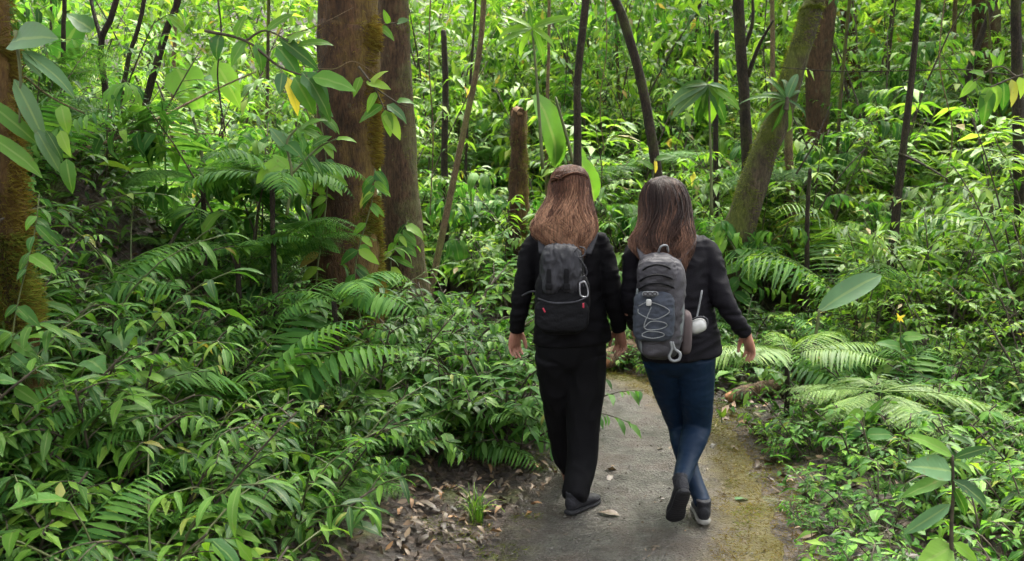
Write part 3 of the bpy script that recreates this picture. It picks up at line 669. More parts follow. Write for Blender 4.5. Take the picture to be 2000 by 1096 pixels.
# more slender stems deeper in the thicket
def back_sapling(x, Y, k):
    top = 5 + rv(0, 2); b = np.array([(x - 1000) / F * Y, Y, 0]); b[2] = gz(b[0], b[1]); ln = rv(-.12, .12)
    P = np.array([[0, 0, -.1], [ln * .8 + rv(-.06, .06), rv(-.1, .1), top * .3], [ln * 2 + rv(-.12, .12), rv(-.1, .1), top * .65], [ln * 3.4, 0, top]])
    V, Q, U = tube(P, np.array([1.2, 1, .85, .6]) * rv(.016, .034), 7, 22, .2, 14); mt, w = ((B_DARK, 'dark'), (B_TAN, 'tan'), (B_LEAN, 'mossy'))[k % 3]
    from_ = next(s for lim, s in ((250, 'behind the mossy left-edge trunk'), (600, 'at upper left behind the shrubs'), (960, 'right of the brown trunk pair'), (1120, 'behind the broken stump'), (1390, 'in the thicket behind the hikers'), (1600, 'behind the leaning mossy tree'), (1800, 'left of the slim dark sapling'), (9999, 'at the far right')) if x < lim)
    lab = f'slender {w} stem {from_}, ' + ('fairly near' if Y < 10 else 'far back' if Y > 13 else 'midway back'); o = thing('sapling', lab, 'sapling', b, group=lab); link('trunk', mesh_np('trunk', V, Q, mt, U), o)
    if k % 2 == 0: crown_for(o, b, P[-1], Rr=.9, nleaf=350, leaf=.18, mat=(M_SHRUB, M_SHRUB2, M_SHRUB3)[k % 3], nb=4)
for k, (x, Y) in enumerate(((60, 8.5), (330, 9), (520, 10), (910, 11.2), (1075, 10.5), (1215, 12.6), (1345, 14), (1500, 11.4), (1640, 9.5), (1720, 12.6), (1850, 13), (1905, 10.8))): back_sapling(x, Y, k)
stick('thin hanging vine left of the dark curving sapling', [(1180, -40, 8.4), (1185, 90, 8.3), (1172, 200, 8.3), (1180, 300, 8.3)], (.011, .009), B_TAN, 'vine', 'vine')
stick('long hanging vine beside the straight brown sapling', [(1500, -40, 8.8), (1492, 100, 8.7), (1500, 220, 8.7), (1488, 330, 8.7)], (.011, .009), B_DARK, 'vine', 'vine')
stick('curling vine before the far right thicket', [(1850, -40, 7.2), (1835, 120, 7.1), (1860, 260, 7.1), (1840, 380, 7.1)], (.011, .009), B_TAN, 'vine', 'vine')
stick('thin vine hanging from the top left', [(420, -40, 5.4), (432, 60, 5.3), (425, 150, 5.3), (440, 260, 5.2)], (.011, .009), B_DARK, 'vine', 'vine')
stick('drooping aerial root right of the smooth brown trunk', [(842, -40, 6.8), (838, 120, 6.7), (846, 260, 6.7), (840, 420, 6.7)], (.011, .009), B_TAN, 'vine', 'vine')

# ------------------------------------------------------------------ the two hikers
def eltube(P, rx, ry, seg=28, n=None, xdir=(1, 0, 0)):
    """tube with elliptic rings: rx along xdir, ry across it"""
    P = np.asarray(P, float); rx = np.asarray(rx, float); ry = np.asarray(ry, float)
    if n:
        t = np.linspace(0, len(P) - 1, n); k = np.arange(len(P))
        f = lambda a: catmull(np.c_[a, a * 0, a * 0], n)[:, 0]
        rx, ry, P = f(rx), f(ry), catmull(P, n)
    T = np.gradient(P, axis=0); T /= np.linalg.norm(T, axis=1)[:, None] + 1e-12
    a = np.linspace(0, 2 * math.pi, seg, endpoint=False); V = []
    for i in range(len(P)):
        x = np.array(xdir, float); x = unit(x - T[i] * x.dot(T[i])); y = np.cross(T[i], x)
        V.append(P[i] + np.outer(np.cos(a) * rx[i], x) + np.outer(np.sin(a) * ry[i], y))
    V.insert(0, P[0] - T[0] * .004 + (V[0] - P[0]) * .01); V.append(P[-1] + T[-1] * .004 + (V[-1] - P[-1]) * .01)
    m_ = len(V); V = np.concatenate(V)
    Q = np.array([[i * seg + j, i * seg + (j + 1) % seg, (i + 1) * seg + (j + 1) % seg, (i + 1) * seg + j] for i in range(m_ - 1) for j in range(seg)])
    return V, Q, np.zeros((len(V), 2))
def superell(c, h, e=.5, M=None, nu=28, nv=18):
    """rounded box: half sizes h, e = 1 is an ellipsoid, small e is boxy"""
    V = []
    f = lambda w, k: np.sign(w) * abs(w) ** k
    for i in range(nv + 1):
        v = -math.pi / 2 + math.pi * min(max((i - 1) / (nv - 2), .004), .996); k = .01 if i in (0, nv) else 1.0      # end rings close the poles
        for j in range(nu):
            u = 2 * math.pi * j / nu
            V.append((k * h[0] * f(math.cos(v), e) * f(math.cos(u), e), k * h[1] * f(math.cos(v), e) * f(math.sin(u), e), h[2] * f(math.sin(v), e)))
    V = np.array(V)
    if M is not None: V = V @ np.array(M.to_3x3()).T
    V = V + np.asarray(c)
    Q = np.array([[i * nu + j, i * nu + (j + 1) % nu, (i + 1) * nu + (j + 1) % nu, (i + 1) * nu + j] for i in range(nv) for j in range(nu)])
    return V, Q, np.zeros((len(V), 2))
def ptube(P, r, seg=14, n=20): return tube(P, r, seg, n)
def blob(name, pieces, voxel, mat, parent, smooth=4, wrinkle=None, label=None):
    """one continuous surface grown round overlapping closed pieces"""
    mb = MB()
    for p in pieces: mb.add(*p)
    me = mb.mesh(name + '_cage', None); o = bpy.data.objects.new('cage', me); C.objects.link(o)
    md = o.modifiers.new('r', 'REMESH'); md.mode = 'VOXEL'; md.voxel_size = voxel; md.use_smooth_shade = True
    if smooth: ms = o.modifiers.new('s', 'SMOOTH'); ms.iterations = smooth; ms.factor = .5
    dg = bpy.context.evaluated_depsgraph_get()
    res = bpy.data.meshes.new_from_object(o.evaluated_get(dg)); bpy.data.objects.remove(o); bpy.data.meshes.remove(me)
    res.name = name
    keep_largest(res)
    if wrinkle:
        n = len(res.vertices); co = np.empty(n * 3, np.float32); no = np.empty(n * 3, np.float32)
        res.vertices.foreach_get('co', co); res.vertices.foreach_get('normal', no); co = co.reshape(-1, 3).astype(float); no = no.reshape(-1, 3)
        amp = np.array([wrinkle(Vector(c)) for c in co]); co = co + no * amp[:, None]
        res.vertices.foreach_set('co', co.astype(np.float32).ravel()); res.update()
    res.polygons.foreach_set('use_smooth', np.ones(len(res.polygons), bool))
    res.materials.clear(); res.materials.append(mat)
    return link(name, res, parent, label=label)
def keep_largest(me):
    """drop the inner shells the remesher leaves"""
    n = len(me.vertices); E = np.empty(len(me.edges) * 2, np.int32); me.edges.foreach_get('vertices', E); par = list(range(n))
    for a, b in E.reshape(-1, 2).tolist():
        while par[a] != a: par[a] = par[par[a]]; a = par[a]
        while par[b] != b: par[b] = par[par[b]]; b = par[b]
        if a != b: par[a] = b
    root = np.empty(n, int)
    for i in range(n):
        a = i
        while par[a] != a: a = par[a]
        root[i] = a
    k, c = np.unique(root, return_counts=True)
    if len(k) > 1:
        bm = bmesh.new(); bm.from_mesh(me); bm.verts.ensure_lookup_table(); best = k[c.argmax()]
        bmesh.ops.delete(bm, geom=[bm.verts[i] for i in np.nonzero(root != best)[0]], context='VERTS'); bm.to_mesh(me); bm.free()
def folds(amp=.006, s=9.0, aniso=(1, 1, 2.2), seed=0.0, ridge=.6):
    def f(c):
        q = Vector((c.x * aniso[0] * s, c.y * aniso[1] * s, c.z * aniso[2] * s + seed))
        w = mnoise.noise(q * .35) * .25
        q = q + Vector((w, w, w)) * 3
        a = mnoise.noise(q); r = 1 - abs(mnoise.noise(q * 1.7 + Vector((5, 2, 1)))) * 2
        return amp * (a * (1 - ridge) * 1.4 + r * ridge)
    return f
def hand(w, d, nrm, thumb_side, s=1.0, curl=.5):
    """palm, four fingers and a thumb from wrist w along d; nrm = out of the palm; thumb_side = direction of the thumb"""
    w, d, nrm, ts = np.array(w, float), unit(d), unit(nrm), unit(thumb_side)
    nrm = unit(nrm - d * nrm.dot(d)); ts = unit(np.cross(d, nrm)) * (1 if np.cross(d, nrm).dot(ts) > 0 else -1)
    pc = [eltube([w - d * .02 * s, w + d * .01 * s, w + d * .045 * s, w + d * .08 * s, w + d * .092 * s], np.array([.025, .027, .038, .041, .036]) * s, np.array([.019, .017, .016, .014, .010]) * s, 18, 10, ts)]
    for k, (off, ln) in enumerate([(.031, .068), (.0105, .077), (-.0105, .071), (-.031, .056)]):
        p = w + d * (.084 - abs(off) * .18) * s + ts * off * s; a = .12; P = [p - d * .015 * s]; dd = unit(d + ts * off * 2.0)
        for i, (f, b) in enumerate([(.42, .25), (.33, .75), (.25, .6)]):
            P.append(p); a_ = curl * b * (1 + .12 * k); ax = np.cross(dd, nrm)
            dd = unit(dd * math.cos(a_) + nrm * math.sin(a_)); p = p + dd * ln * f * s
        P.append(p); pc.append(tube(P, np.array([.0090, .0092, .0085, .0078, .0062]) * s * (.88 if k == 3 else 1), 10, 14))
    p = w + d * .022 * s + ts * .024 * s + nrm * .006 * s
    P = [p, p + (ts * .55 + d * .8 + nrm * .3) * .032 * s, p + (ts * .62 + d * 1.75 + nrm * .75) * .033 * s, p + (ts * .45 + d * 2.5 + nrm * 1.2) * .032 * s]
    pc.append(tube(P, np.array([.0135, .0115, .0095, .007]) * s, 10, 14))
    return pc
def cloth(name, col, rough=.85, sheen=.0, bump=.25, bscale=220, var=.25):
    m = simple(name, col, rough, .12, var, 6.0, bump, bscale, sheen); return m
M_SKIN, nt, out = newmat('skin'); pr = N(nt, 'BsdfPrincipled', i_Roughness=.5); nz = N(nt, 'TexNoise', i_Scale=40.0)
nt.links.new(ramp(nt, [(.3, (.26, .115, .080)), (.7, (.36, .18, .125))], nz.outputs[0]).outputs[0], pr.inputs['Base Color']); nt.links.new(pr.outputs[0], out.inputs[0])
M_JA = cloth('black knit jacket', (.0028, .0026, .0035)); M_TA = cloth('black woven trousers', (.0028, .0027, .0035), .8, .0)
M_JB = cloth('charcoal black jacket', (.0036, .0031, .0050), .75, .0); M_TB = cloth('navy leggings', (.0034, .0108, .0255), .6, .0, .1)
M_SHOE = simple('black shoe fabric', (.010, .010, .013), .75, .3, .3, 30, .4, 160); M_SOLE = simple('dark rubber sole', (.010, .010, .012), .7, .3, .3, 20, .3, 60); M_SOLEW = simple('pale worn midsole', (.16, .155, .14), .7)
M_GREYF = simple('dark grey pack fabric', (.017, .017, .021), .7, .3, .4, 18, .2, 90); M_BLKF = simple('black pack fabric', (.0042, .0042, .0052), .75, .12, .3, 15, .25, 120)
M_CHAR = simple('charcoal pack fabric', (.030, .028, .033), .65, .3, .35, 14, .2, 120); M_NAVY = simple('dark mesh pocket', (.026, .031, .042), .8, .3, .4, 30, .12, 120)
M_PALE = simple('pale grey webbing', (.13, .136, .14), .6, .4); M_TRIM = simple('light grey trim', (.10, .112, .112), .65); M_WHITE = simple('white plastic', (.30, .30, .29), .35, .5); M_RED = simple('red zip pull', (.30, .02, .04), .5); M_METAL = simple('grey metal clip', (.16, .16, .17), .35, .5, metal=.7)
def hair_mat(name, root, mid, tip, z0, z1):
    m, nt, out = newmat(name); L = nt.links.new; uvn = N(nt, 'UVMap'); sv = N(nt, 'SeparateXYZ'); L(uvn.outputs[0], sv.inputs[0]); tc = N(nt, 'TexCoord'); sp = N(nt, 'SeparateXYZ'); L(tc.outputs['Object'], sp.inputs[0])
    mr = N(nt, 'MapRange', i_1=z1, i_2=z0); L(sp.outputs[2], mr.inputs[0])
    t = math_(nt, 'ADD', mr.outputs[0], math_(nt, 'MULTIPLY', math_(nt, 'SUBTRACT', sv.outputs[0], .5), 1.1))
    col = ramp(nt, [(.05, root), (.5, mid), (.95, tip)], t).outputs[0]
    mp = N(nt, 'Mapping'); mp.inputs['Scale'].default_value = (1, 1, .06); L(tc.outputs['Object'], mp.inputs[0]); nz = N(nt, 'TexNoise', i_Scale=170.0, i_Detail=3.0); L(mp.outputs[0], nz.inputs['Vector'])
    col = mixc(nt, 1.0, col, ramp(nt, [(.3, (.45, .45, .45)), (.7, (1.5, 1.45, 1.4))], nz.outputs[0]).outputs[0], 'MULTIPLY')
    pr = N(nt, 'BsdfPrincipled', i_Roughness=.55); pr.inputs['Specular IOR Level'].default_value = .12; L(col, pr.inputs['Base Color'])
    b = N(nt, 'Bump', i_Strength=.6, i_Distance=.004); L(nz.outputs[0], b.inputs['Height']); L(b.outputs[0], pr.inputs['Normal']); L(pr.outputs[0], out.inputs[0])
    return m
def hair(parent, rings, mat, nst, ends, seed, wave=.012, thick=.0032):
    """rings: (centre, half width, half depth) from crown down; a soft core with many separate locks over it"""
    r = np.random.default_rng(seed); c = np.array([k[0] for k in rings]); hx = np.array([k[1] for k in rings]); hy = np.array([k[2] for k in rings])
    core = blob('hair', [eltube(c[:-3][::-1], hx[:-3][::-1] * np.array([.55, .82] + [.92] * (len(hx) - 5)), hy[:-3][::-1] * .88, 36, 44)], .006, mat, parent, 3, lambda q: .006 * mnoise.noise(Vector((q.x * 38, q.y * 38, q.z * 5))))
    n = 60; C_ = catmull(c, n); HX = catmull(np.c_[hx, hx * 0, hx * 0], n)[:, 0]; HY = catmull(np.c_[hy, hy * 0, hy * 0], n)[:, 0]
    mb = MB(); ncl = nst // 26
    for q in range(ncl):
        ca = r.uniform(-1.9, 1.9) if q % 6 else r.uniform(-math.pi, math.pi); ct0 = r.uniform(.02, .22) if q % 3 else r.uniform(.25, .5)
        ct1 = min(.999, ends[0] + ends[1] * math.sin(ca) + r.uniform(-ends[2], ends[2])); ph = 1.9 * ca + r.normal(0, .55); fq = r.uniform(1.15, 1.6); cr = r.uniform(0, 1); lift = r.uniform(.93, 1.09); wv = wave * r.uniform(.4, 1.4)
        for k in range(26):
            da = r.normal(0, .15); t0 = ct0 + r.uniform(0, .05); t1 = min(.999, ct1 + r.uniform(-.05, .03)); off = lift + r.normal(0, .02); p2_ = ph + r.normal(0, .35)
            P = []
            for i in range(15):
                f = i / 14; t = t0 + (t1 - t0) * f; x = t * (n - 1); j = min(int(x), n - 2); g = x - j
                cc = C_[j] * (1 - g) + C_[j + 1] * g; w = HX[j] * (1 - g) + HX[j + 1] * g; dpt = HY[j] * (1 - g) + HY[j + 1] * g
                aa = ca * (1 - .12 * f) + da * (1 - .72 * f ** 1.5) + wv * 8 * f * math.sin(p2_ + f * fq * 6.28)
                o_ = off + .06 * f * math.sin(ph * 2 + f * 6)
                fl = .012 * f * f * math.sin(k * 1.7 + q) if k > 22 else 0
                P.append(cc + np.array([math.sin(aa) * w * o_ + fl, -math.cos(aa) * dpt * o_ - .010 * f * math.sin(ph * 3 + f * 5), 0]))
            th = thick * r.uniform(.55, 1.3); V, Q, U = tube(np.array(P), th * np.array([.5] + [1] * 9 + [.9, .75, .55, .35, .15]), 4); mb.add(V, Q, np.full((len(V), 2), cr))
    link('locks', mb.mesh('locks', mat), core, kind='stuff')
    return core
def shoe(parent, ankle, toe_dir, pitch, yaw, sole_mat, L_=.265, roll=0.0, pos=None):
    """a low trainer: heel at the origin, toe along +Y, ground at z = 0; pitch lifts the heel about the toe"""
    M = Matrix.Translation(pos) @ Matrix.Rotation(yaw, 4, 'Z') @ Matrix.Rotation(-pitch, 4, 'X') @ Matrix.Rotation(roll, 4, 'Y') @ Matrix.Translation((0, -L_, 0))
    yy = np.array([.0, .02, .07, .13, .19, .235, .262]); P = np.c_[yy * 0, yy, np.array([.014, .014, .013, .012, .013, .018, .024])]
    sole = eltube(P, np.array([.020, .031, .034, .034, .044, .038, .016]), np.array([.012, .014, .014, .013, .013, .012, .008]), 20, 22)
    zz = np.array([.05, .052, .050, .044, .036, .030, .027]); up = eltube(np.c_[yy * 0, yy * .98 + .004, zz], np.array([.018, .030, .033, .034, .041, .034, .012]), np.array([.030, .036, .034, .030, .022, .016, .008]), 20, 22)
    ank = eltube([(0, .045, .055), (0, .045, .085), (0, .042, .112)], [.030, .033, .035], [.036, .040, .040], 18, 8)
    o = blob('shoe', [up, ank], .0045, M_SHOE, parent, 4, folds(.0016, 40)); o.matrix_basis = M
    s = blob('sole', [sole], .004, sole_mat, o, 2, lambda c: -.0022 if (c.y * 60) % 1 < .3 and c.z < .008 else 0)
    mb = MB()
    for k in range(5):
        y0 = .10 + k * .017; z0 = .082 - k * .0085; mb.add(*tube([(-.022, y0, z0 - .01), (0, y0 + .004, z0), (.022, y0, z0 - .01)], .0024, 5, 8))
    link('laces', mb.mesh('laces', M_METAL if False else M_BLKF), o)
    return o, M
def cord(pts, r, n=None): return tube(np.array(pts), r, 6, n or len(pts) * 6)
def piece(name, parent, parts, mat, label=None):
    mb = MB()
    for p in parts: mb.add(*p)
    return link(name, mb.mesh(name, mat), parent, label=label)
def head_pieces(c, face=1.0):
    c = np.array(c); E = lambda o, h, e=1.0: superell(c + np.array(o), h, e, None, 20, 14)
    return [E((0, 0, .01), (.072, .090, .098)), E((0, .022, -.055), (.054, .062, .052)), E((0, .083, -.078), (.022, .022, .018)), E((0, .098, -.012), (.010, .016, .022)), E((0, .090, .008), (.012, .012, .026)),
            E((0, .086, -.046), (.022, .012, .007)), E((0, .082, .028), (.050, .014, .010)), E((-.076, .0, -.012), (.008, .018, .030)), E((.076, .0, -.012), (.008, .018, .030)),
            tube([c + (0, -.012, -.05), c + (0, -.022, -.12), c + (0, -.03, -.19)], [.050, .048, .060], 16, 10)]
def face_parts(parent, c):
    mE = simple('eye white', (.7, .68, .65), .2); c = np.array(c)
    for s in (-1, 1): piece('eye', parent, [superell(c + np.array([s * .031, .079, .006]), (.013, .010, .009), 1.0, None, 14, 10)], mE)

# ---- the hiker on the left: lighter brown hair, all in black
YA = 4.08
ra = at(1125, 995, YA); ra[2] = 0.02
pa = thing('person', 'hiker with light brown half-up hair, all in black, walking on the left', 'person', ra)
A = lambda x, y, dy=0.0: at(x, y, YA + dy) - ra
u = px(YA)
hc = A(1114, 372, .03)
body = head_pieces(hc)
body += [eltube([A(1112, 455), A(1110, 500), A(1110, 570), A(1113, 640), A(1114, 700)], np.array([48, 56, 48, 50, 46]) * u, [.055, .07, .065, .07, .06], 20, 20)]
wl_a, wr_a = A(1006, 642, .04), A(1211, 640, .06)
body += [tube([A(1045, 475), A(1020, 560, -.02), wl_a], [.042, .034, .024], 12, 16), tube([A(1172, 475), A(1197, 560, -.02), wr_a], [.042, .034, .024], 12, 16)]
body += hand(wl_a, A(1004, 690, .07) - wl_a, (.75, -.75, 0), (.3, .9, 0), .98, .55) + hand(wr_a, A(1214, 688, .10) - wr_a, (-.75, -.6, 0), (-.2, .9, 0), .95, .6)
body += [tube([A(1140, 690), A(1138, 835, .05), A(1133, 965, .0)], [.06, .045, .030], 14, 16), tube([A(1086, 690), A(1098, 830, .22), A(1108, 920, .33), A(1118, 955, .40)], [.06, .045, .032, .028], 14, 16)]
blob('body', body, .0042, M_SKIN, pa, 2); face_parts(pa, hc)
jk = [eltube([A(1112, 437, .01), A(1111, 447, .0), A(1110, 462), A(1109, 485), A(1109, 530), A(1110, 580), A(1114, 620), A(1117, 652), A(1118, 668)], np.array([26, 46, 62, 68, 66, 66, 70, 75, 77]) * u, [.06, .075, .092, .108, .118, .118, .125, .132, .132], 36, 40),
      tube([A(1056, 463), A(1039, 488), A(1028, 530, -.02), A(1021, 570, -.02), A(1014, 610, 0), A(1008, 645, .035)], np.array([20, 21, 19, 18, 17, 14]) * u, 18, 26),
      tube([A(1160, 463), A(1177, 490), A(1188, 530, -.02), A(1197, 570, -.02), A(1205, 610, .01), A(1210, 643, .055)], np.array([20, 21, 19, 18, 17, 14]) * u, 18, 26),
      tube([A(1068, 458), A(1112, 452), A(1150, 458)], [.05, .06, .05], 14, 12)]
blob('jacket', jk, .0075, M_JA, pa, 4, folds(.011, 7.5, (1, 1, 2.0), 3))
sR, MR = shoe(pa, None, None, .03, -.66, M_SOLE, .275, 0, (at(1170, 984, 4.18) - ra) * (1, 1, 0) + (0, 0, -.004))
sL, ML = shoe(pa, None, None, 0.0, -.05, M_SOLE, .26, 0, (at(1119, 940, 4.62) - ra) * (1, 1, 0) + (0, 0, -.004))
ankR = np.array(MR @ Vector((0, .055, .075))); ankL = np.array(ML @ Vector((0, .055, .075)))
tr = [eltube([A(1115, 640), A(1115, 680), A(1115, 702, .01), A(1115, 726, .04)], np.array([66, 69, 62, 40]) * u, [.115, .112, .09, .04], 32, 16),
      tube([A(1145, 690), A(1144, 750, .02), A(1139, 835, .05), A(1137, 900, .03), ankR], np.array([40, 38, 33, 29, 25]) * u, 20, 30),
      tube([A(1083, 690), A(1088, 750, .08), A(1098, 830, .22), A(1106, 895, .30), ankL], np.array([41, 37, 31, 26, 22]) * u, 20, 30)]
blob('trousers', tr, .007, M_TA, pa, 6, folds(.009, 7, (1.4, 1.4, .7), 8))
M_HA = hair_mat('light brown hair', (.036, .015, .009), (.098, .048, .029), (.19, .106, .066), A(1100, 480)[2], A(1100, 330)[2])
rgA = [(A(1113, 321, .02), .012, .012), (A(1113, 326, .02), .045, .05), (A(1113, 338, .02), .072, .088), (A(1112, 360, .02), .087, .112), (A(1111, 385, .0), .094, .112), (A(1107, 410, -.05), .112, .095),
       (A(1104, 430, -.085), .128, .075), (A(1101, 448, -.11), .138, .060), (A(1103, 464, -.13), .118, .050), (A(1108, 482, -.15), .085, .040), (A(1116, 508, -.165), .045, .026)]
hA = hair(pa, rgA, M_HA, 3000, (.86, .06, .14), 4, .042, .0020)
tw = [catmull([A(1150, 366, .02), A(1147, 350, -.04), A(1128, 339, -.073), A(1105, 341, -.085), A(1088, 349, -.08)], 26), catmull([A(1076, 362, .02), A(1077, 353, -.03), A(1083, 348, -.068), A(1094, 347, -.085)], 22), catmull([A(1149, 376, .02), A(1150, 358, -.06), A(1134, 346, -.105), A(1110, 341, -.118), A(1088, 350, -.105)], 26)]
st_ = []
for P in tw[:2]:
    for k in range(16):
        th = k * .39 + np.linspace(0, 5, len(P)); rr_ = .007 * (1 if k % 2 else .6); st_.append(tube(P + np.stack([np.zeros(len(P)), np.cos(th) * rr_, np.sin(th) * rr_], -1), .0022, 4))
st_ = [(V + rng.normal(0, .0012, 3), Q, np.full((len(V), 2), rv(0, 1))) for V, Q, U in st_]
piece('hair_twist', hA, st_, M_HA)

# her backpack
bkA = A(1100, 560)[1]
pk = thing('backpack', 'small dark grey and black backpack worn by the hiker on the left', 'backpack', ra)
yb = -.13                                                    # how far behind the spine the pack sits
blob('pack_body', [superell(A(1098, 590, yb - .06), (50 * u, .08, 60 * u), .5), superell(A(1097, 535, yb - .05), (41 * u, .075, 54 * u), .55)], .0065, M_BLKF, pk, 3, folds(.006, 12, (1, 1, 1.6), 5))
blob('gathered_top', [superell(A(1095, 522, yb - .085), (37 * u, .065, 42 * u), .6), superell(A(1088, 497, yb - .10), (22 * u, .04, 16 * u), .7), superell(A(1112, 500, yb - .10), (20 * u, .035, 14 * u), .7), superell(A(1078, 548, yb - .11), (17 * u, .045, 24 * u), .6), superell(A(1112, 545, yb - .105), (22 * u, .045, 26 * u), .6)], .005, M_GREYF, pk, 2, folds(.011, 17, (2.2, 1, .8), 2))
blob('front_pocket', [superell(A(1097, 616, yb - .12), (50 * u, .035, 30 * u), .5)], .006, M_BLKF, pk, 2, folds(.004, 14))
piece('pocket_zip', pk, [cord([A(1050, 583, yb - .155), A(1075, 591, yb - .168), A(1100, 592, yb - .17), A(1126, 589, yb - .167), A(1146, 581, yb - .155)], .0045)], M_GREYF)
for a_, b_ in (((1059, 600), (1066, 612)), ((1139, 588), (1140, 606))):
    piece('zip_pull', pk, [superell((A(*a_, yb - .175) + A(*b_, yb - .178)) / 2, (.0038, .0035, .011), .5, Matrix.Rotation(-.45 if a_[0] < 1100 else 0, 4, 'Y'))], M_RED)
piece('cord_loop', pk, [cord([A(1132, 482, yb - .12), A(1142, 486, yb - .13), A(1141, 498, yb - .135), A(1128, 503, yb - .14), A(1120, 494, yb - .14), A(1128, 484, yb - .13)], .0035), cord([A(1130, 503, yb - .14), A(1142, 520, yb - .13), A(1146, 535, yb - .125), A(1136, 545, yb - .13), A(1140, 560, yb - .13)], .0035)], M_GREYF)
piece('clip', pk, [cord([A(1132, 553, yb - .15), A(1142, 551, yb - .15), A(1148, 566, yb - .15), A(1147, 579, yb - .155), A(1134, 577, yb - .155), A(1132, 553, yb - .15)], .0042)], M_METAL)
for x0 in (1072, 1106): piece('buckle_strap', pk, [superell(A(x0, 545, yb - .155), (.011, .008, .045), .4), superell(A(x0, 560, yb - .162), (.016, .009, .013), .35)], M_BLKF)
for pts in ([(1066, 452, -.03), (1060, 470, -.08), (1062, 500, -.13)], [(1150, 447, -.02), (1158, 462, -.075), (1146, 500, -.13)]):
    P = catmull([A(x, y - 6, d - .045) for x, y, d in pts], 12); piece('shoulder_strap', pk, [eltube(P, [.022] * 12, [.006] * 12, 12, None, (1, 0, 0))], M_GREYF)
piece('side_strap', pk, [cord([A(1052, 570, yb - .04), A(1036, 570, yb), A(1020, 578, yb + .02)], .005)], M_GREYF)

# ---- the hiker on the right: dark hair, black jacket, navy leggings
YB = 3.98
rb = at(1345, 1010, YB); rb[2] = 0.02
pb = thing('person', 'hiker with long dark hair, black jacket and navy leggings, walking on the right', 'person', rb)
Bf = lambda x, y, dy=0.0: at(x, y, YB + dy) - rb
u = px(YB)
hc = Bf(1300, 393, .03)
body = head_pieces(hc)
body += [eltube([Bf(1308, 468), Bf(1311, 510), Bf(1318, 570), Bf(1324, 640), Bf(1325, 705)], np.array([48, 56, 48, 50, 46]) * u, [.055, .07, .065, .07, .06], 20, 20)]
wr_b, wl_b = Bf(1459, 652, -.02), Bf(1240, 640, .26)
body += [tube([Bf(1374, 490), Bf(1410, 590, -.06), wr_b], [.042, .034, .023], 12, 16), tube([Bf(1248, 490), Bf(1230, 590, .02), wl_b], [.042, .034, .023], 12, 16)]
body += hand(wr_b, Bf(1470, 705, .03) - wr_b, (-.8, -.3, -.3), (-.1, 1, .1), .95, .5) + hand(wl_b, Bf(1246, 655, .42) - wl_b, (.8, 0, -.4), (.2, .2, 1), .95, .6)
toeR = at(1312, 1044, 3.84) - rb; toeR[2] = -.012
sR, MR = shoe(pb, None, None, .92, .10, M_SOLE, .30, .10, toeR)
toeL = at(1362, 992, 4.13) - rb; toeL[2] = -.006
sL, ML = shoe(pb, None, None, .03, -.10, M_SOLEW, .285, 0, toeL)
ankR = np.array(MR @ Vector((0, .045, .085))); ankL = np.array(ML @ Vector((0, .045, .085)))
legR = [Bf(1358, 695, -.01), Bf(1361, 760, .02), Bf(1362, 828, .09), Bf(1353, 862, .03), Bf(1341, 903, -.06), ankR]
legL = [Bf(1294, 695, .02), Bf(1307, 760, .12), Bf(1328, 830, .22), Bf(1336, 870, .13), Bf(1346, 915, .09), ankL]
body += [tube(legR, np.array([30, 25, 20, 19, 14, 12]) * u, 14, 20), tube(legL, np.array([30, 25, 19, 18, 14, 12]) * u, 14, 20)]
blob('body', body, .0042, M_SKIN, pb, 2); face_parts(pb, hc)
jk = [eltube([Bf(1307, 452, .01), Bf(1308, 461), Bf(1309, 475), Bf(1311, 500), Bf(1316, 550), Bf(1322, 600), Bf(1328, 650), Bf(1331, 685), Bf(1332, 697)], np.array([26, 48, 66, 74, 70, 70, 74, 77, 77]) * u, [.06, .075, .092, .105, .112, .112, .122, .128, .128], 36, 40),
      tube([Bf(1360, 476), Bf(1382, 497), Bf(1396, 535, -.03), Bf(1408, 578, -.06), Bf(1430, 615, -.06), Bf(1456, 650, -.02)], np.array([22, 24, 22, 20, 17, 13]) * u, 18, 28),
      tube([Bf(1262, 476), Bf(1243, 498), Bf(1236, 545, .0), Bf(1233, 590, .02), Bf(1236, 615, .12), Bf(1240, 636, .24)], np.array([23, 24, 20, 19, 17, 14]) * u, 18, 28),
      tube([Bf(1268, 470), Bf(1308, 466), Bf(1348, 470)], [.05, .06, .05], 14, 12)]
blob('jacket', jk, .0075, M_JB, pb, 4, folds(.011, 7.5, (1, 1, 2.0), 13))
tr = [eltube([Bf(1325, 655), Bf(1325, 690), Bf(1325, 708, .01), Bf(1325, 726, .04)], np.array([66, 68, 60, 40]) * u, [.11, .110, .085, .04], 32, 16),
      tube(legR, np.array([40, 34, 28, 27, 20, 16]) * u, 20, 34), tube(legL, np.array([41, 33, 26, 25, 19, 16]) * u, 20, 34)]
blob('leggings', tr, .006, M_TB, pb, 5, folds(.0032, 11, (1, 1, 2.2), 4))
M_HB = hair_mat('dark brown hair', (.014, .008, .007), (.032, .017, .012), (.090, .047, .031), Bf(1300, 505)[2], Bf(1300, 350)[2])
rgB = [(Bf(1297, 344, .02), .012, .012), (Bf(1297, 349, .02), .045, .05), (Bf(1297, 361, .02), .078, .086), (Bf(1298, 384, .02), .098, .114), (Bf(1299, 408, .0), .104, .112), (Bf(1299, 432, -.04), .108, .095),
       (Bf(1297, 455, -.075), .122, .076), (Bf(1295, 472, -.10), .130, .060), (Bf(1295, 490, -.125), .122, .048), (Bf(1299, 510, -.145), .096, .038), (Bf(1308, 536, -.16), .055, .024)]
hair(pb, rgB, M_HB, 3000, (.87, .04, .13), 9, .034, .0020)

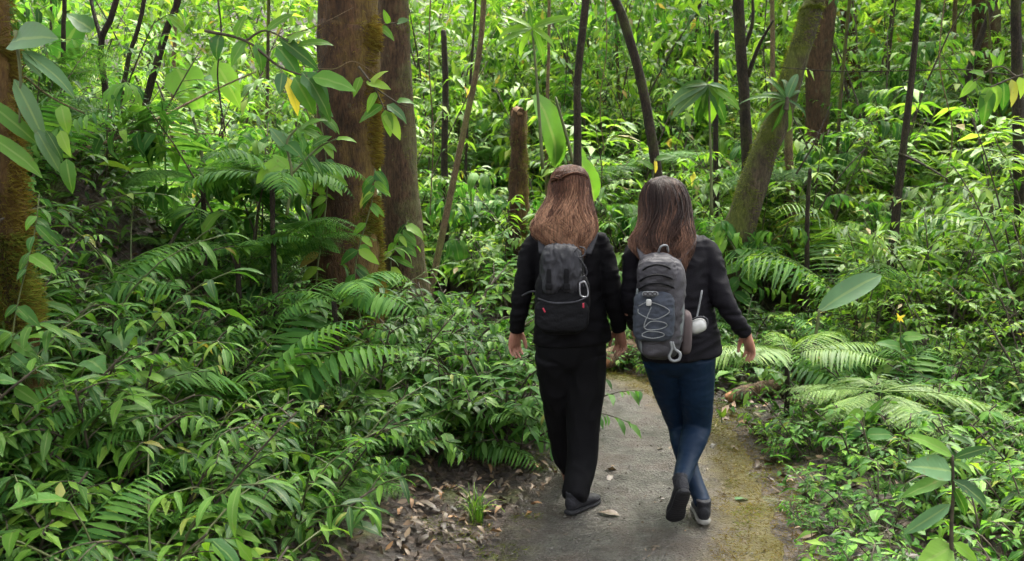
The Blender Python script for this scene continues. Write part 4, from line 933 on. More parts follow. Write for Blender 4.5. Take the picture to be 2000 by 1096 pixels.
# her backpack
pk = thing('backpack', 'charcoal daypack with pale zigzag cord worn by the hiker on the right', 'backpack', rb)
yb = -.12
Rz = Matrix.Rotation(.03, 4, 'Y')
blob('pack_body', [superell(Bf(1289, 600, yb - .07), (44 * u, .098, 98 * u), .62, Rz), superell(Bf(1285, 540, yb - .065), (37 * u, .085, 44 * u), .7)], .0065, M_CHAR, pk, 3, folds(.009, 10, (1, 1, 1.8), 6))
blob('top_pocket', [superell(Bf(1284, 540, yb - .115), (36 * u, .062, 36 * u), .65)], .005, M_CHAR, pk, 2, folds(.006, 14, (.8, 1, 2.4), 1))
for y0, w in ((520, 30), (540, 35), (556, 36)):
    piece('zip', pk, [cord([Bf(1284 - w, y0 + 9, yb - .155), Bf(1284 - w * .6, y0 + 1, yb - .188), Bf(1284, y0 - 3, yb - .199), Bf(1284 + w * .6, y0 + 1, yb - .188), Bf(1284 + w, y0 + 9, yb - .155)], .0045)], M_BLKF)
blob('bottom_panel', [superell(Bf(1284, 676, yb - .09), (34 * u, .075, 18 * u), .6)], .006, M_CHAR, pk, 2, folds(.004, 14))
blob('mesh_pocket', [superell(Bf(1277, 618, yb - .155), (37 * u, .04, 46 * u), .45)], .005, M_NAVY, pk, 2, folds(.006, 15, (1, 1, 2)))
piece('emblem', pk, [superell(Bf(1270, 574, yb - .205), (.034, .006, .011), .6)] , M_PALE)
piece('emblem_ring', pk, [cord([np.array(Bf(x0, 574, yb - .2135)) + np.array([math.cos(t) * .0085, 0, math.sin(t) * .0065]) for t in np.linspace(0, 6.28, 13)], .0022, 26) for x0 in (1261, 1270, 1279)], M_CHAR)
d_ = yb - .214
piece('bungee_cord', pk, [cord([Bf(1247, 598, d_ + .02), Bf(1268, 590, d_), Bf(1300, 601, d_ + .01), Bf(1306, 611, d_ + .015), Bf(1278, 624, d_), Bf(1249, 613, d_ + .015), Bf(1246, 604, d_ + .02)], .0021, 50),
                          cord([Bf(1258, 640, d_), Bf(1272, 628, d_), Bf(1296, 630, d_), Bf(1302, 637, d_ + .01), Bf(1282, 644, d_), Bf(1258, 639, d_), Bf(1272, 600, d_)], .0021, 50),
                          cord([Bf(1254, 652, d_ + .01), Bf(1268, 647, d_), Bf(1292, 650, d_), Bf(1296, 656, d_ + .005), Bf(1276, 661, d_), Bf(1256, 657, d_ + .005), Bf(1254, 652, d_ + .01)], .0021, 50)], M_PALE)
piece('cord_lock', pk, [superell(Bf(1267, 591, d_ - .01), (.011, .008, .014), .5)], M_WHITE)
for x1, x2 in ((1327, 1325), (1245, 1248)):
    P = catmull([Bf(x1, 565, yb - .125), Bf(x1 + (3 if x1 > 1300 else -2), 610, yb - .135), Bf(x2, 655, yb - .135), Bf(x2 - (8 if x1 > 1300 else -6), 688, yb - .12)], 18)
    piece('side_trim', pk, [eltube(P, np.interp(np.linspace(0, 1, 18), [0, .2, .7, 1], [.005, .014, .015, .009] if x1 > 1300 else [.004, .009, .009, .006]), [.016] * 18, 12)], M_TRIM)
blob('side_pocket', [superell(Bf(1337, 648, yb - .05), (.026, .065, 42 * u), .5)], .006, simple('brown grey side pocket', (.055, .042, .042), .8), pk, 2)
piece('hanging_loop', pk, [cord([Bf(1313, 668, yb - .165), Bf(1318, 682, yb - .165), Bf(1328, 690, yb - .165), Bf(1326, 702, yb - .165), Bf(1314, 705, yb - .165), Bf(1307, 697, yb - .165), Bf(1312, 684, yb - .165), Bf(1310, 668, yb - .165)], .0062, 60)], M_PALE)
piece('haul_loop', pk, [cord([Bf(1284, 500, yb - .05), Bf(1290, 483, yb - .08), Bf(1302, 480, yb - .08), Bf(1306, 496, yb - .05)], .005)], M_PALE)
for pts in ([(1262, 462, -.02), (1254, 485, -.09), (1262, 515, -.14)], [(1352, 462, -.02), (1346, 480, -.085), (1318, 512, -.14)]):
    P = catmull([Bf(x, y - 4, d - .045) for x, y, d in pts], 12); piece('shoulder_strap', pk, [eltube(P, [.024] * 12, [.006] * 12, 12, None, (1, 0, 0))], M_CHAR)
bt = thing('round_pouch', 'white rounded pouch hanging from a strap at the right hiker\'s hip', 'pouch', rb)
blob('pouch_body', [superell(Bf(1361, 637, -.165), (19 * u, .032, 14 * u), .8, Matrix.Rotation(-.35, 4, 'Y'))], .004, M_WHITE, bt, 2)
piece('rim', bt, [cord([np.array(Bf(1360, 637, -.18)) + np.array([math.cos(t) * 21 * u, 0, math.sin(t) * 16 * u + math.cos(t) * 7 * u]) for t in np.linspace(0, 6.3, 26)], .0042, 52)], M_GREYF)
piece('strap', bt, [eltube(catmull([Bf(1371, 568, -.135), Bf(1366, 595, -.145), Bf(1360, 624, -.16)], 10), [.0045] * 10, [.003] * 10, 8)], M_PALE)

# ------------------------------------------------------------------ plants
def proj(p):
    x, y, z = p[0], p[1], p[2] - CAMZ
    f = y * math.cos(PITCH) - z * math.sin(PITCH); v = y * math.sin(PITCH) + z * math.cos(PITCH)
    return 1000 + F * x / f, 548 - F * v / f
def ground_at(x, y, n=60, lo=2.0, hi=20):
    """the ground point that lies under photo pixel (x, y)"""
    P = np.array([at(x, y, Y) for Y in np.linspace(lo, hi, n * 6)]); below = np.nonzero(P[:, 2] <= height(P[:, 0], P[:, 1], False))[0]
    return P[below[0]] if len(below) else P[-1]
HERB = [spray_herb(6, .75, .125, 'lance', 10), spray_herb(6, .9, .14, 'lance', 11, .4, 1.5), spray_herb(5, .65, .15, 'lancew', 8, .55, 1.1), spray_herb(7, .55, .10, 'lancew', 9, .6, 1.3)]
BROAD = [broad_herb(10, .35, .15), broad_herb(10, .3, .12, 'broad'), broad_herb(8, .4, .14, 'heart'), broad_herb(9, .36, .13, 'bright')]
FERN = [fern(9, .75), fern(8, .95, pw=.17, np_=26, droop=1.5), fern(10, .55, pw=.24, np_=18), fern(8, .8, M_FERN, True, np_=18, pl=.3)]
TFERN = fern(7, 1.15, M_FERNY, True, 'tree_fern', (.15, .5), .9, .2, .30, 24, .45)
SMALL = [bush(.5, .22, 6, 5, 6, .075, .5, M_SHRUB2, 'small_leaf_herb', 'plant', .004, prof='ovate', lean=.6), bush(.42, .2, 7, 4, 6, .085, .45, M_SHRUB, 'small_leaf_herb', 'plant', .004, prof='ovate', lean=.7), bush(.6, .25, 5, 6, 6, .1, .36, M_LANCE, 'small_leaf_herb', 'plant', .004, lean=.5, nv=3)]
TRAIL = [bush(.85, .38, 8, 7, 8, .085, .4, M_SHRUB2, 'trailing_shrub', 'shrub', .006, lean=.55, nv=3), bush(.8, .36, 8, 7, 8, .09, .36, M_LANCE, 'trailing_shrub', 'shrub', .006, lean=.6, nv=3), bush(.7, .34, 8, 7, 8, .08, .42, M_FERN, 'trailing_shrub', 'shrub', .006, lean=.6, nv=3)]
SHRUB = [bush(1.7, .60, 6, 8, 8, .17, .42, M_SHRUB), bush(1.5, .60, 6, 9, 9, .15, .34, M_SHRUB3), bush(1.9, .65, 6, 9, 9, .12, .42, M_SHRUB2),
         bush(2.3, .70, 5, 11, 8, .21, .40, M_SHRUB, lean=.22), bush(2.6, .75, 5, 12, 9, .15, .36, M_SHRUB3, lean=.2), bush(1.3, .55, 7, 8, 9, .10, .5, M_SHRUB, prof='ovate'),
         bush(2.1, .7, 5, 9, 7, .27, .42, M_SHRUB2, lean=.25, droop=.6, nv=3), bush(1.6, .55, 6, 9, 10, .085, .55, M_SHRUB3, prof='ovate')]
TALL = [bush(3.8, .95, 4, 16, 10, .19, .38, M_SHRUB, 'young_tree', 'tree', .025, lean=.14, first=.25), bush(4.4, 1.0, 4, 18, 10, .17, .4, M_SHRUB3, 'young_tree', 'tree', .028, lean=.12, first=.3), bush(4.0, 1.0, 4, 16, 10, .22, .36, M_SHRUB2, 'young_tree', 'tree', .025, lean=.14, first=.25, droop=.6)]
PALM = [palm(7, 1.5), palm(8, 1.9, M_SHRUB, trunk=.5)]

def zone(x, y=0, Y=0):
    row = 'in the foreground' if y > 960 else 'nearest the camera' if Y < 3.4 else 'midway up' if x < 1050 and Y < 4.6 else 'farther back' if Y > 5.4 else 'a little ahead'
    col = ('by the mossy left-edge trunk' if x < 170 else 'right of the mossy left-edge trunk' if x < 330 else 'under the long pale branch' if x < 480 else 'left of the thickest trunk' if x < 600 else
           'at the foot of the thickest trunk' if x < 740 else 'at the foot of the smooth brown trunk' if x < 880 else 'at the left edge of the path' if x < 1060 else 'beyond the bend of the path' if x < 1390 else
           'by the orange-ended log' if x < 1560 else 'right of the mossy path edge' if x < 1700 else 'left of the tall seedling' if x < 1820 else 'around the tall seedling' if x < 1930 else 'at the right edge')
    return f'{col}, {row}'
zshort = lambda x, y, Y: zone(x, y, Y).split(',')[0]
def bzone(x, y=0, Y=0):
    row = 'in the front row' if Y < 9 else 'in the second row' if Y < 12 else 'deep in the thicket'
    for lim, s in ((150, 'behind the mossy left-edge trunk'), (300, 'around the forked dark stem'), (450, 'around the slanting stems at upper left'), (600, 'left of the thickest trunk'), (860, 'behind the pair of brown trunks'), (960, 'around the thin tan sapling'),
                   (1060, 'around the broken stump'), (1200, 'behind the lighter-haired hiker'), (1390, 'behind the darker-haired hiker'), (1480, 'around the straight brown sapling'), (1600, 'around the leaning mossy tree'), (1700, 'below the dark reddish trunk'),
                   (1800, 'around the slim dark sapling'), (1900, 'under the hanging vine'), (9999, 'at the right edge')):
        if x < lim: return f'{s}, {row}'
def put(p, x, y, what, zfun=zone, sc=1.0, tilt=.12, dz=0.0, rz=None, label=None):
    z = gz(x, y); q = proj((x, y, z + .3))
    lab = label or f'{what} {zfun(q[0], q[1], y)}'
    return p.put((x, y, z - .02 + dz), rv(0, 6.28) if rz is None else rz, sc, lab, None if label else lab, (rv(-tilt, tilt), rv(-tilt, tilt)))
LH = ['lance-leaved herb', 'tall arching lance-leaved herb', 'wide-leaved arching herb', 'short bushy lance-leaved herb']
LB = ['broad-leaved plant', 'low oval-leaved plant', 'heart-leaved plant', 'bright oval-leaved plant']
LF = ['green fern', 'long-fronded fern', 'small broad fern', 'lacy fern']
LS = ['light green shrub', 'yellowish narrow-leaved shrub', 'cool green shrub', 'tall light green shrub', 'tall yellowish shrub', 'low round-leaved shrub', 'drooping big-leaved shrub', 'fine-leaved yellowish shrub']
LT = ['slim light green young tree', 'slim yellowish young tree', 'slim dark green young tree']
LP = ['feathery dark palm', 'feathery light green palm']
LTR = ['cool green trailing shrub', 'dark trailing shrub', 'fern-green trailing shrub']
LSM = ['cool green small-leaved plant', 'light green small-leaved plant', 'dark small-leaved plant']
UP = [2, 6, 2, 0, 6, 5, 3]
def scatter(n, xr, yr, ok, mind, taken, tries=40):
    out = []
    for _ in range(n * tries):
        if len(out) >= n: break
        x, y = rng.uniform(*xr), rng.uniform(*yr)
        if abs(x) > .64 * y + .9: continue
        d = float(path_dist(np.array([x]), np.array([y]))[0])
        if not ok(x, y, d): continue
        if all((x - a) ** 2 + (y - b) ** 2 > mind ** 2 for a, b in taken): out.append((x, y, d)); taken.append((x, y))
    return out
LIT = lambda y: .62 if y < 4.5 else .4                     # the bare litter strip left of the path
def bare(x, y):                                            # the dark leaf-littered patch of the bank
    q = proj((x, y, gz(x, y))); return 100 < q[0] < 480 and 370 < q[1] < 600
left = lambda x, y, d: d < -(HW + LIT(y)) and not (-.9 < x < -.05 and y < 3.4) and not bare(x, y)
tk = []
for k, (x, y, d) in enumerate(scatter(58, (-3.6, .4), (2.5, 6.2), lambda x, y, d: left(x, y, d) and d > -3.6, .26, tk)):
    put(HERB[k % 4], x, y, LH[k % 4], sc=rv(.75, 1.15))
tk2 = []
for k, (x, y, d) in enumerate(scatter(50, (-3.4, .4), (2.4, 6.6), left, .28, tk2)): put(FERN[k % 4], x, y, LF[k % 4], sc=rv(.5, 1.0))
tk2 = []
for k, (x, y, d) in enumerate(scatter(52, (-3.2, .4), (2.5, 6.0), left, .24, tk2)): put(BROAD[k % 4], x, y, LB[k % 4], sc=rv(.8, 1.4))
tk2 = []
for k, (x, y, d) in enumerate(scatter(60, (-3.4, .3), (2.3, 6.6), lambda x, y, d: d < -(HW + LIT(y) - .05), .22, tk2)): put(SMALL[k % 3], x, y, LSM[k % 3], sc=rv(.6, 1.1))
tk2 = []
for k, (x, y, d) in enumerate(scatter(26, (-3.2, -.4), (2.9, 5.6), lambda x, y, d: left(x, y, d) and not (520 < proj((x, y, gz(x, y)))[0] < 830 and y > 4.3), .36, tk2)): put(TRAIL[k % 3], x, y, LTR[k % 3], sc=rv(.6, .95))
# the overhanging thicket where the path bends
tk2 = []
for k, (x, y, d) in enumerate(scatter(24, (-1.1, .3), (4.75, 7.2), lambda x, y, d: -1.5 < d < -(HW + .12), .2, tk2)): put(TRAIL[k % 3], x, y, LTR[k % 3], sc=rv(.95, 1.4))
# shrubs higher up the left bank
tk2 = []
for k, (x, y, d) in enumerate(scatter(34, (-7, -.6), (5.6, 11), lambda x, y, d: d < -1.3 and not (x < -1.2 and y < 6.0) and not (560 < proj((x, y, 1.5))[0] < 850 and y < 6.9), .5, tk2)): put(SHRUB[UP[k % 7]], x, y, LS[UP[k % 7]], bzone, rv(.6, .95))
for k, (x, y) in enumerate([(-3.6, 7.2), (-2.6, 8.0), (-5, 9), (-1.6, 8.2), (-4.2, 10.5), (-6.2, 10.5)]): put(TALL[[2, 0, 2][k % 3]], x, y, LT[[2, 0, 2][k % 3]], bzone, rv(.7, .9))
# right of the path, near
tk2 = []
LOGP = at(1470, 800, 6.05)
right = lambda x, y, d: d > HW + .12 and not (abs(x - LOGP[0]) < .42 and -.75 < y - LOGP[1] < .2)
for k, (x, y, d) in enumerate(scatter(190, (.8, 4.8), (2.5, 8.0), lambda x, y, d: right(x, y, d) and d < 3.4, .17, tk2)): put(SMALL[[0, 1, 0, 2][k % 4]], x, y, LSM[[0, 1, 0, 2][k % 4]], sc=rv(.6, 1.1) * (.6 if d < .95 else 1))
tk2 = []
for k, (x, y, d) in enumerate(scatter(40, (1.2, 4.2), (2.8, 7.5), lambda x, y, d: right(x, y, d) and d > HW + .3, .28, tk2)): put(BROAD[k % 4], x, y, LB[k % 4], sc=rv(.5, .9))
tk2 = []
for k, (x, y, d) in enumerate(scatter(18, (1.6, 4.6), (3.2, 8), lambda x, y, d: right(x, y, d) and d > HW + .6, .45, tk2)): put(HERB[k % 4], x, y, LH[k % 4], sc=rv(.6, .9))
tk2 = []
for k, (x, y, d) in enumerate(scatter(14, (1.3, 5.5), (5.2, 9), lambda x, y, d: right(x, y, d) and d > HW + .5, .6, tk2)): put(FERN[k % 4], x, y, LF[k % 4], sc=rv(.7, 1.1))
# the background thicket
tk2 = []
def clear_tree(x, y):                                      # keep the view of the leaning tree open
    q = proj((x, y, .8)); return not (1360 < q[0] < 1600 and y < 8.6)
bg = lambda x, y, d: d > 1.3 and not (y < 8.0 and x < 2.6) and y > 6.6 and clear_tree(x, y)
for k, (x, y, d) in enumerate(scatter(265, (-6, 13), (6.6, 18), bg, .46, tk2)):
    put(SHRUB[k % 8], x, y, LS[k % 8], bzone, rv(.55, .95) if y < 9 else rv(.8, 1.25))
tk2 = []
for k, (x, y, d) in enumerate(scatter(40, (-7, 14), (9.5, 21), lambda x, y, d: d > 2.6, 1.0, tk2)): put(TALL[k % 3], x, y, LT[k % 3], bzone, rv(.75, 1.15))
tk2 = []
for k, (x, y, d) in enumerate(scatter(22, (-2, 9), (7.2, 13), lambda x, y, d: d > 2 and clear_tree(x, y) and not (1150 < proj((x, y, 1))[0] < 1620 and y < 10), 1.2, tk2)): put(PALM[k % 2], x, y, LP[k % 2], bzone, rv(.7, 1.1))

HELI = [broad_herb(7, 1.0, .62, 'big', 'large_leaf_plant', .35), broad_herb(6, .8, .5, 'brightbig', 'large_leaf_plant', .4), broad_herb(7, .9, .42, 'heart', 'large_leaf_plant', .4)]
LHE = ['banana-like large-leaved plant', 'bright large-leaved plant', 'heart-leaved large plant']
tk2 = []
for k, (x, y, d) in enumerate(scatter(44, (-3, 10), (7.2, 15), lambda x, y, d: d > 1.6 and clear_tree(x, y), .8, tk2)): put(HELI[k % 3], x, y, LHE[k % 3], bzone, rv(.7, 1.25))
BTF = [fern(8, 1.0, M_FERNY, True, 'tree_fern', (.1, .5), .9, .2, .30, 20, .9), fern(9, 1.1, M_FERN, True, 'tree_fern', (.1, .5), 1.0, .2, .30, 20, 1.4)]
tk2 = []
for k, (x, y, d) in enumerate(scatter(24, (-3, 9), (7.8, 13.5), lambda x, y, d: d > 1.8 and clear_tree(x, y), .95, tk2)): put(BTF[k % 2], x, y, ['yellow-green tree fern', 'dark green tall tree fern'][k % 2], bzone, rv(.8, 1.2))
# the left bank in layers: shrubs among the herbs, and foliage before the trunks
tk2 = []
for k, (x, y, d) in enumerate(scatter(26, (-4.2, -1.0), (4.3, 7.2), lambda x, y, d: d < -1.5 and not (x > -2.4 and y < 5.0) and not bare(x, y) and not (60 < proj((x, y, 1.5))[0] < 430 and y < 6.4) and not (540 < proj((x, y, 1.5))[0] < 870 and y < 6.8), .42, tk2)): put(SHRUB[UP[k % 7]], x, y, LS[UP[k % 7]], bzone, rv(.45, .8))
for k, (x, y, s) in enumerate(((-1.95, 2.75, .8), (-1.75, 2.8, .9), (-1.6, 2.9, .7), (-2.05, 3.0, 1.0), (-1.35, 4.75, .5), (-.8, 4.85, .45), (-.62, 5.6, .5))): put(HERB[k % 4], x, y, LH[k % 4] + ' growing before the bark', zshort, s)
for k, (x, y, s) in enumerate(((-1.9, 2.9, .8), (-1.5, 4.6, .7), (-1.1, 4.7, .6), (-.75, 4.8, .6), (-.55, 5.5, .6), (-1.3, 4.3, .7), (-.9, 4.4, .6))): put(FERN[(k + 1) % 4], x, y, LF[(k + 1) % 4] + ' growing before the bark', zshort, s)
BIGF = [fern(8, 1.15, M_FERN, False, 'fern', (.7, 1.2), 1.6, .19, .24, 26), fern(8, 1.05, M_FERN, True, 'fern', (.7, 1.2), 1.5, .2, .30, 20)]
for k, (x, y) in enumerate(((-2.5, 4.3), (-2.9, 5.2), (-2.1, 5.4), (-1.55, 5.0), (-1.3, 4.1))): put(BIGF[k % 2], x, y, ['tall arching fern', 'tall lacy fern'][k % 2], zone, rv(.8, 1.05))
# tall near growth on the right
for k, (x, y, s) in enumerate(((3.3, 5.4, .75), (3.0, 6.0, .7), (3.7, 6.2, .9), (2.6, 6.6, .6), (3.4, 6.9, .9), (4.1, 6.9, 1.0), (2.2, 6.4, .5), (4.3, 7.6, 1.1))): put(SHRUB[[7, 5, 2, 0, 1, 4, 5, 3][k]], x, y, LS[[7, 5, 2, 0, 1, 4, 5, 3][k]] + ' close by', bzone, s)
for k, (x, y) in enumerate(((.3, 8.6), (-.05, 8.7), (.15, 8.35), (.5, 8.8))): put(SHRUB[[5, 0, 7, 2][k]], x, y, LS[[5, 0, 7, 2][k]] + ' at its foot', bzone, rv(.75, .9))
# plants closing off the bend of the path
for k, (x, y) in enumerate(((.95, 7.15), (1.2, 7.0), (1.45, 6.9), (.75, 7.5), (1.05, 7.5), (1.35, 7.4), (.6, 7.9), (1.7, 6.9), (.9, 7.9), (.35, 8.2))): put(SMALL[k % 3], x, y, LSM[k % 3], sc=rv(.6, .9))
for k, (x, y) in enumerate(((1.3, 7.7), (.9, 8.2), (1.6, 7.4), (.5, 8.5))): put(FERN[k], x, y, LF[k], sc=.9)

# distant wood: reads as one mass
def foliage_mass(name, label, n, box, leaf, mat, clump=.9):
    c = rng.uniform([box[0], box[2], 0], [box[1], box[3], 1], (n // 60, 3)); pts = np.repeat(c, 60, 0)
    g = gz_arr(pts[:, 0], pts[:, 1]); pts[:, 2] = g + pts[:, 2] * (box[5] - box[4]) + box[4]
    pts = pts + rng.normal(0, clump, pts.shape) * np.array([1, 1, .6]); m_ = len(pts)
    D = rng.normal(0, 1, (m_, 3)); D[:, 2] -= .4; UP = rng.normal(0, .5, (m_, 3)) + np.array([0, 0, 1.0])
    mb = MB(); mb.add(*place(leaf_tpl(w=.42, nv=2, fold=.2, droop=.3), pts, D, UP, leaf * rng.uniform(.6, 1.3, m_)))
    o = link(name, mb.mesh(name, mat), kind='stuff'); o['label'] = label; return o
def gz_arr(X, Y): return height(X, Y, False)
foliage_mass('distant_forest', 'light green mass of foliage on the slope behind the thicket', 48000, (-12, 15, 12, 21, .1, 5.5), .24, M_SHRUB, .7)
foliage_mass('distant_forest', 'bright green mass of far foliage filling the background', 42000, (-22, 26, 19, 33, .2, 10), .30, M_SHRUB)
foliage_mass('distant_forest', 'darker green mass of far foliage filling the background', 20000, (-24, 26, 20, 36, .2, 9.5), .32, M_SHRUB2)

# ------------------------------------------------------------------ single plants the photograph shows
def hero(name, label, cat, Y, stems=(), leaves=(), mat=None, base=None):
    """stems: ((x, y[, dy]) ..., width px); leaves: (shape, base x, y, tip x, y[, dy[, tilt]]) in photo pixels at distance Y"""
    b = np.array(base) if base is not None else at(*stems[0][0][:2], Y)
    o = thing(name, label, cat, b)
    for pts, w in [(s[:-1], s[-1]) for s in stems]:
        P = np.array([at(p[0], p[1], Y + (p[2] if len(p) > 2 else 0)) for p in pts]) - b
        V, Q, U = tube(P, np.linspace(w, w * .55, len(P)) * px(Y) / 2, 6, 16); link('stem', mesh_np('stem', V, Q, mat or M_STEM, U), o)
    for key, x0, y0, x1, y1, *r in leaves:
        dy = r[0] if r else 0.0; dz = r[1] if len(r) > 1 else -.04
        p, q = at(x0, y0, Y + dy), at(x1, y1, Y + dy + dz); L_ = np.linalg.norm(q - p)
        up = unit(np.array([rv(-.3, .3), -.75, .65])); link('leaf', random.choice(LM[key]), o, frame(p - b, q - p, up, L_ * 1.06))
    return o
hero('epiphyte', 'long pale strap-leaved plant growing on the mossy left-edge trunk', 'plant', 3.05, [((30, 60), (40, 150), (38, 240), 8)],
     [('bluew', 22, 82, 92, 58, 0, -.1), ('blue', 42, 100, 145, 152), ('blue', 45, 105, 75, 140), ('blue', 28, 155, 88, 262), ('blue', 70, 250, 112, 332), ('lancew', -30, 195, 62, 262), ('lancew', -30, 262, 76, 312), ('lancew', 90, 255, 120, 300), ('broad', 120, 205, 128, 255), ('bright', 118, 255, 132, 300), ('bright', 130, 310, 136, 372)], base=at(30, 240, 3.15))
hero('leafy_twig', 'leafy twig with one yellow leaf hanging left of the thickest trunk', 'twig', 4.7, [((400, 60), (480, 80), (545, 130), (600, 150), 7), ((480, 80), (520, 60), (580, 90), 5)],
     [('yellow', 556, 148, 590, 215), ('bluew', 552, 142, 545, 180), ('broad', 575, 150, 616, 218), ('broad', 590, 140, 660, 210), ('lancew', 600, 150, 655, 225), ('broad', 540, 90, 590, 140), ('lancew', 545, 75, 620, 122), ('broad', 480, 80, 440, 120), ('broad', 500, 85, 520, 135), ('heart', 430, 70, 410, 110), ('lancew', 520, 62, 560, 20), ('lancew', 580, 90, 640, 65), ('bright', 460, 75, 470, 30), ('bright', 560, 85, 590, 50), ('broad', 610, 150, 690, 160)], M_TWIG)
hero('leafy_twig', 'small bright leafy twig hanging between the two brown trunks', 'twig', 5.1, [((700, 130), (730, 170), (752, 215), 5), ((730, 170), (775, 200), (800, 210), 4)],
     [('bright', 705, 150, 690, 185), ('bright', 715, 160, 760, 165), ('bright', 735, 180, 715, 215), ('bright', 752, 215, 765, 262), ('bright', 748, 205, 700, 232), ('broad', 755, 205, 800, 225), ('broad', 775, 198, 805, 190), ('bright', 725, 165, 745, 130), ('bright', 752, 218, 785, 265)], M_TWIG)
hero('leafy_twig', 'pale leaf cluster on the twig crossing the smooth brown trunk', 'twig', 5.6, [((735, 50), (770, 45), (800, 38), 4)], [('bluew', 775, 45, 795, 36), ('bright', 740, 50, 770, 70), ('bright', 760, 48, 750, 20)], M_TWIG)
hero('leafy_herb', 'low leafy sprig with bluish leaves before the thickest trunk', 'plant', 4.6, [((560, 420), (570, 340), (560, 280), (580, 250), 7), ((570, 340), (620, 290), (660, 270), 5)],
     [('bluew', 556, 285, 530, 250), ('heart', 560, 280, 590, 300), ('lancew', 580, 250, 640, 262), ('lancew', 585, 255, 620, 215), ('bright', 610, 285, 640, 262), ('lancew', 600, 300, 640, 335), ('lancew', 590, 300, 612, 345), ('broad', 562, 320, 480, 335), ('broad', 566, 330, 535, 300), ('lancew', 655, 272, 690, 262), ('broad', 570, 345, 600, 385)])
hero('large_leaf_plant', 'single bluish banana-like leaf arching in the right thicket', 'plant', 6.0, [((1600, 760), (1592, 680), (1600, 605), 10)], [('banana', 1602, 606, 1722, 520, 0, .1)], base=(at(1600, 760, 6.0)[0], 6.0, gz(at(1600, 760, 6.0)[0], 6.0)))
hero('large_leaf_plant', 'bright translucent banana-like leaves behind the lighter-haired hiker', 'plant', 8.0, [((1165, 480), (1150, 380), (1130, 320), 9), ((1150, 480), (1120, 320), (1085, 190), 9)],
     [('big', 1045, 185, 1125, 310, 0, -.1), ('big', 1075, 245, 1118, 330, .1), ('big', 1128, 305, 1178, 395, -.1), ('big', 1120, 280, 1160, 350, .15)])
hero('palmate_plant', 'bright palm-like whorl of leaves at the top centre', 'plant', 7.2, [((1060, 330), (1050, 180), (1040, 60), 7)],
     [('brightlance', 1040, 55, 970, 45), ('brightlance', 1040, 55, 985, 20), ('brightlance', 1040, 55, 1030, 5), ('brightlance', 1040, 55, 1110, 20), ('brightlance', 1040, 55, 1095, 80), ('brightlance', 1040, 55, 1075, 120), ('brightlance', 1040, 55, 1000, 100), ('brightlance', 1040, 55, 960, 80)])
hero('palmate_plant', 'drooping whorl of long leaves left of the straight brown sapling', 'plant', 8.0, [((1390, 420), (1388, 300), (1384, 165), 7)],
     [('blue', 1384, 165, 1290, 182), ('blue', 1384, 165, 1310, 220), ('lancew', 1384, 165, 1345, 240), ('lancew', 1384, 165, 1372, 250), ('bright', 1384, 165, 1390, 245), ('lancew', 1384, 165, 1425, 235), ('lancew', 1384, 165, 1455, 200), ('blue', 1384, 165, 1440, 165), ('lancew', 1384, 165, 1330, 150)])
hero('yellow_leaf_sprig', 'sprig with a yellow leaf just above the darker-haired hiker', 'plant', 7.6, [((1270, 470), (1272, 380), (1280, 310), 5)], [('yellow', 1279, 312, 1284, 336), ('bright', 1278, 330, 1250, 310), ('bright', 1280, 312, 1310, 300)])
hero('yellow_flower_plant', 'plant with a small bright yellow bloom in the right thicket', 'plant', 5.8, [((1765, 760), (1760, 690), (1758, 625), 5)], [('yellow', 1752, 626, 1764, 615), ('yellow', 1752, 617, 1765, 627), ('yellow', 1757, 630, 1756, 614), ('broad', 1760, 660, 1810, 650), ('broad', 1762, 680, 1720, 665), ('broad', 1760, 655, 1790, 690), ('bright', 1762, 700, 1815, 710), ('broad', 1764, 710, 1715, 720)])
hero('leafy_twig', 'yellow-green round-leaved twig near the top right corner', 'twig', 6.2, [((2060, 130), (1985, 150), (1935, 170), 5), ((1985, 150), (1950, 130), (1900, 160), 4)],
     [('bright', 1935, 170, 1912, 205), ('bright', 1945, 165, 1945, 215), ('bright', 1960, 160, 1965, 212), ('bright', 1975, 155, 1990, 205), ('bright', 1930, 172, 1925, 240), ('bright', 1905, 158, 1880, 185), ('bright', 1950, 130, 1960, 100), ('bright', 1925, 150, 1905, 130), ('bright', 1990, 150, 2005, 190)], M_TWIG)
hero('epiphyte', 'tuft of strap leaves growing on the leaning mossy tree', 'plant', 8.05, [((1535, 215), (1538, 190), 12)],
     [('strap', 1536, 195, 1450, 165), ('strap', 1536, 195, 1475, 230), ('strap', 1536, 195, 1500, 120), ('strap', 1536, 195, 1545, 110), ('strap', 1536, 195, 1590, 140), ('strap', 1536, 195, 1600, 215), ('strap', 1536, 195, 1560, 260), ('strap', 1536, 195, 1515, 265), ('strap', 1536, 195, 1485, 140), ('blue', 1536, 195, 1560, 130), ('strap', 1536, 195, 1495, 190)], M_TWIG)
hero('seedling', 'tall thin-stemmed seedling with a whorl of leaves at lower right', 'plant', 2.9, [((1862, 1150), (1858, 1040), (1862, 960), (1860, 890), 10)],
     [('lancew', 1860, 892, 1803, 842), ('lancew', 1863, 895, 1932, 868), ('bluew', 1858, 922, 1790, 902), ('lancew', 1862, 900, 1918, 922), ('lancew', 1862, 938, 1990, 998, -.05), ('lancew', 1858, 930, 1770, 960), ('blue', 1856, 985, 1775, 1040), ('lancew', 1860, 950, 1905, 1012), ('bright', 1862, 1060, 1915, 1095, -.1), ('heart', 1856, 1070, 1800, 1100)], M_TWIG)
hero('seedling', 'young plant with one bright upright leaf right of the fallen log', 'plant', 4.3, [((1690, 900), (1688, 840), (1682, 795), 6)], [('bright', 1684, 798, 1650, 838), ('lancew', 1688, 800, 1730, 798), ('lancew', 1690, 840, 1695, 870), ('broad', 1688, 830, 1640, 850), ('broad', 1690, 850, 1750, 842), ('lancew', 1690, 820, 1720, 780)])
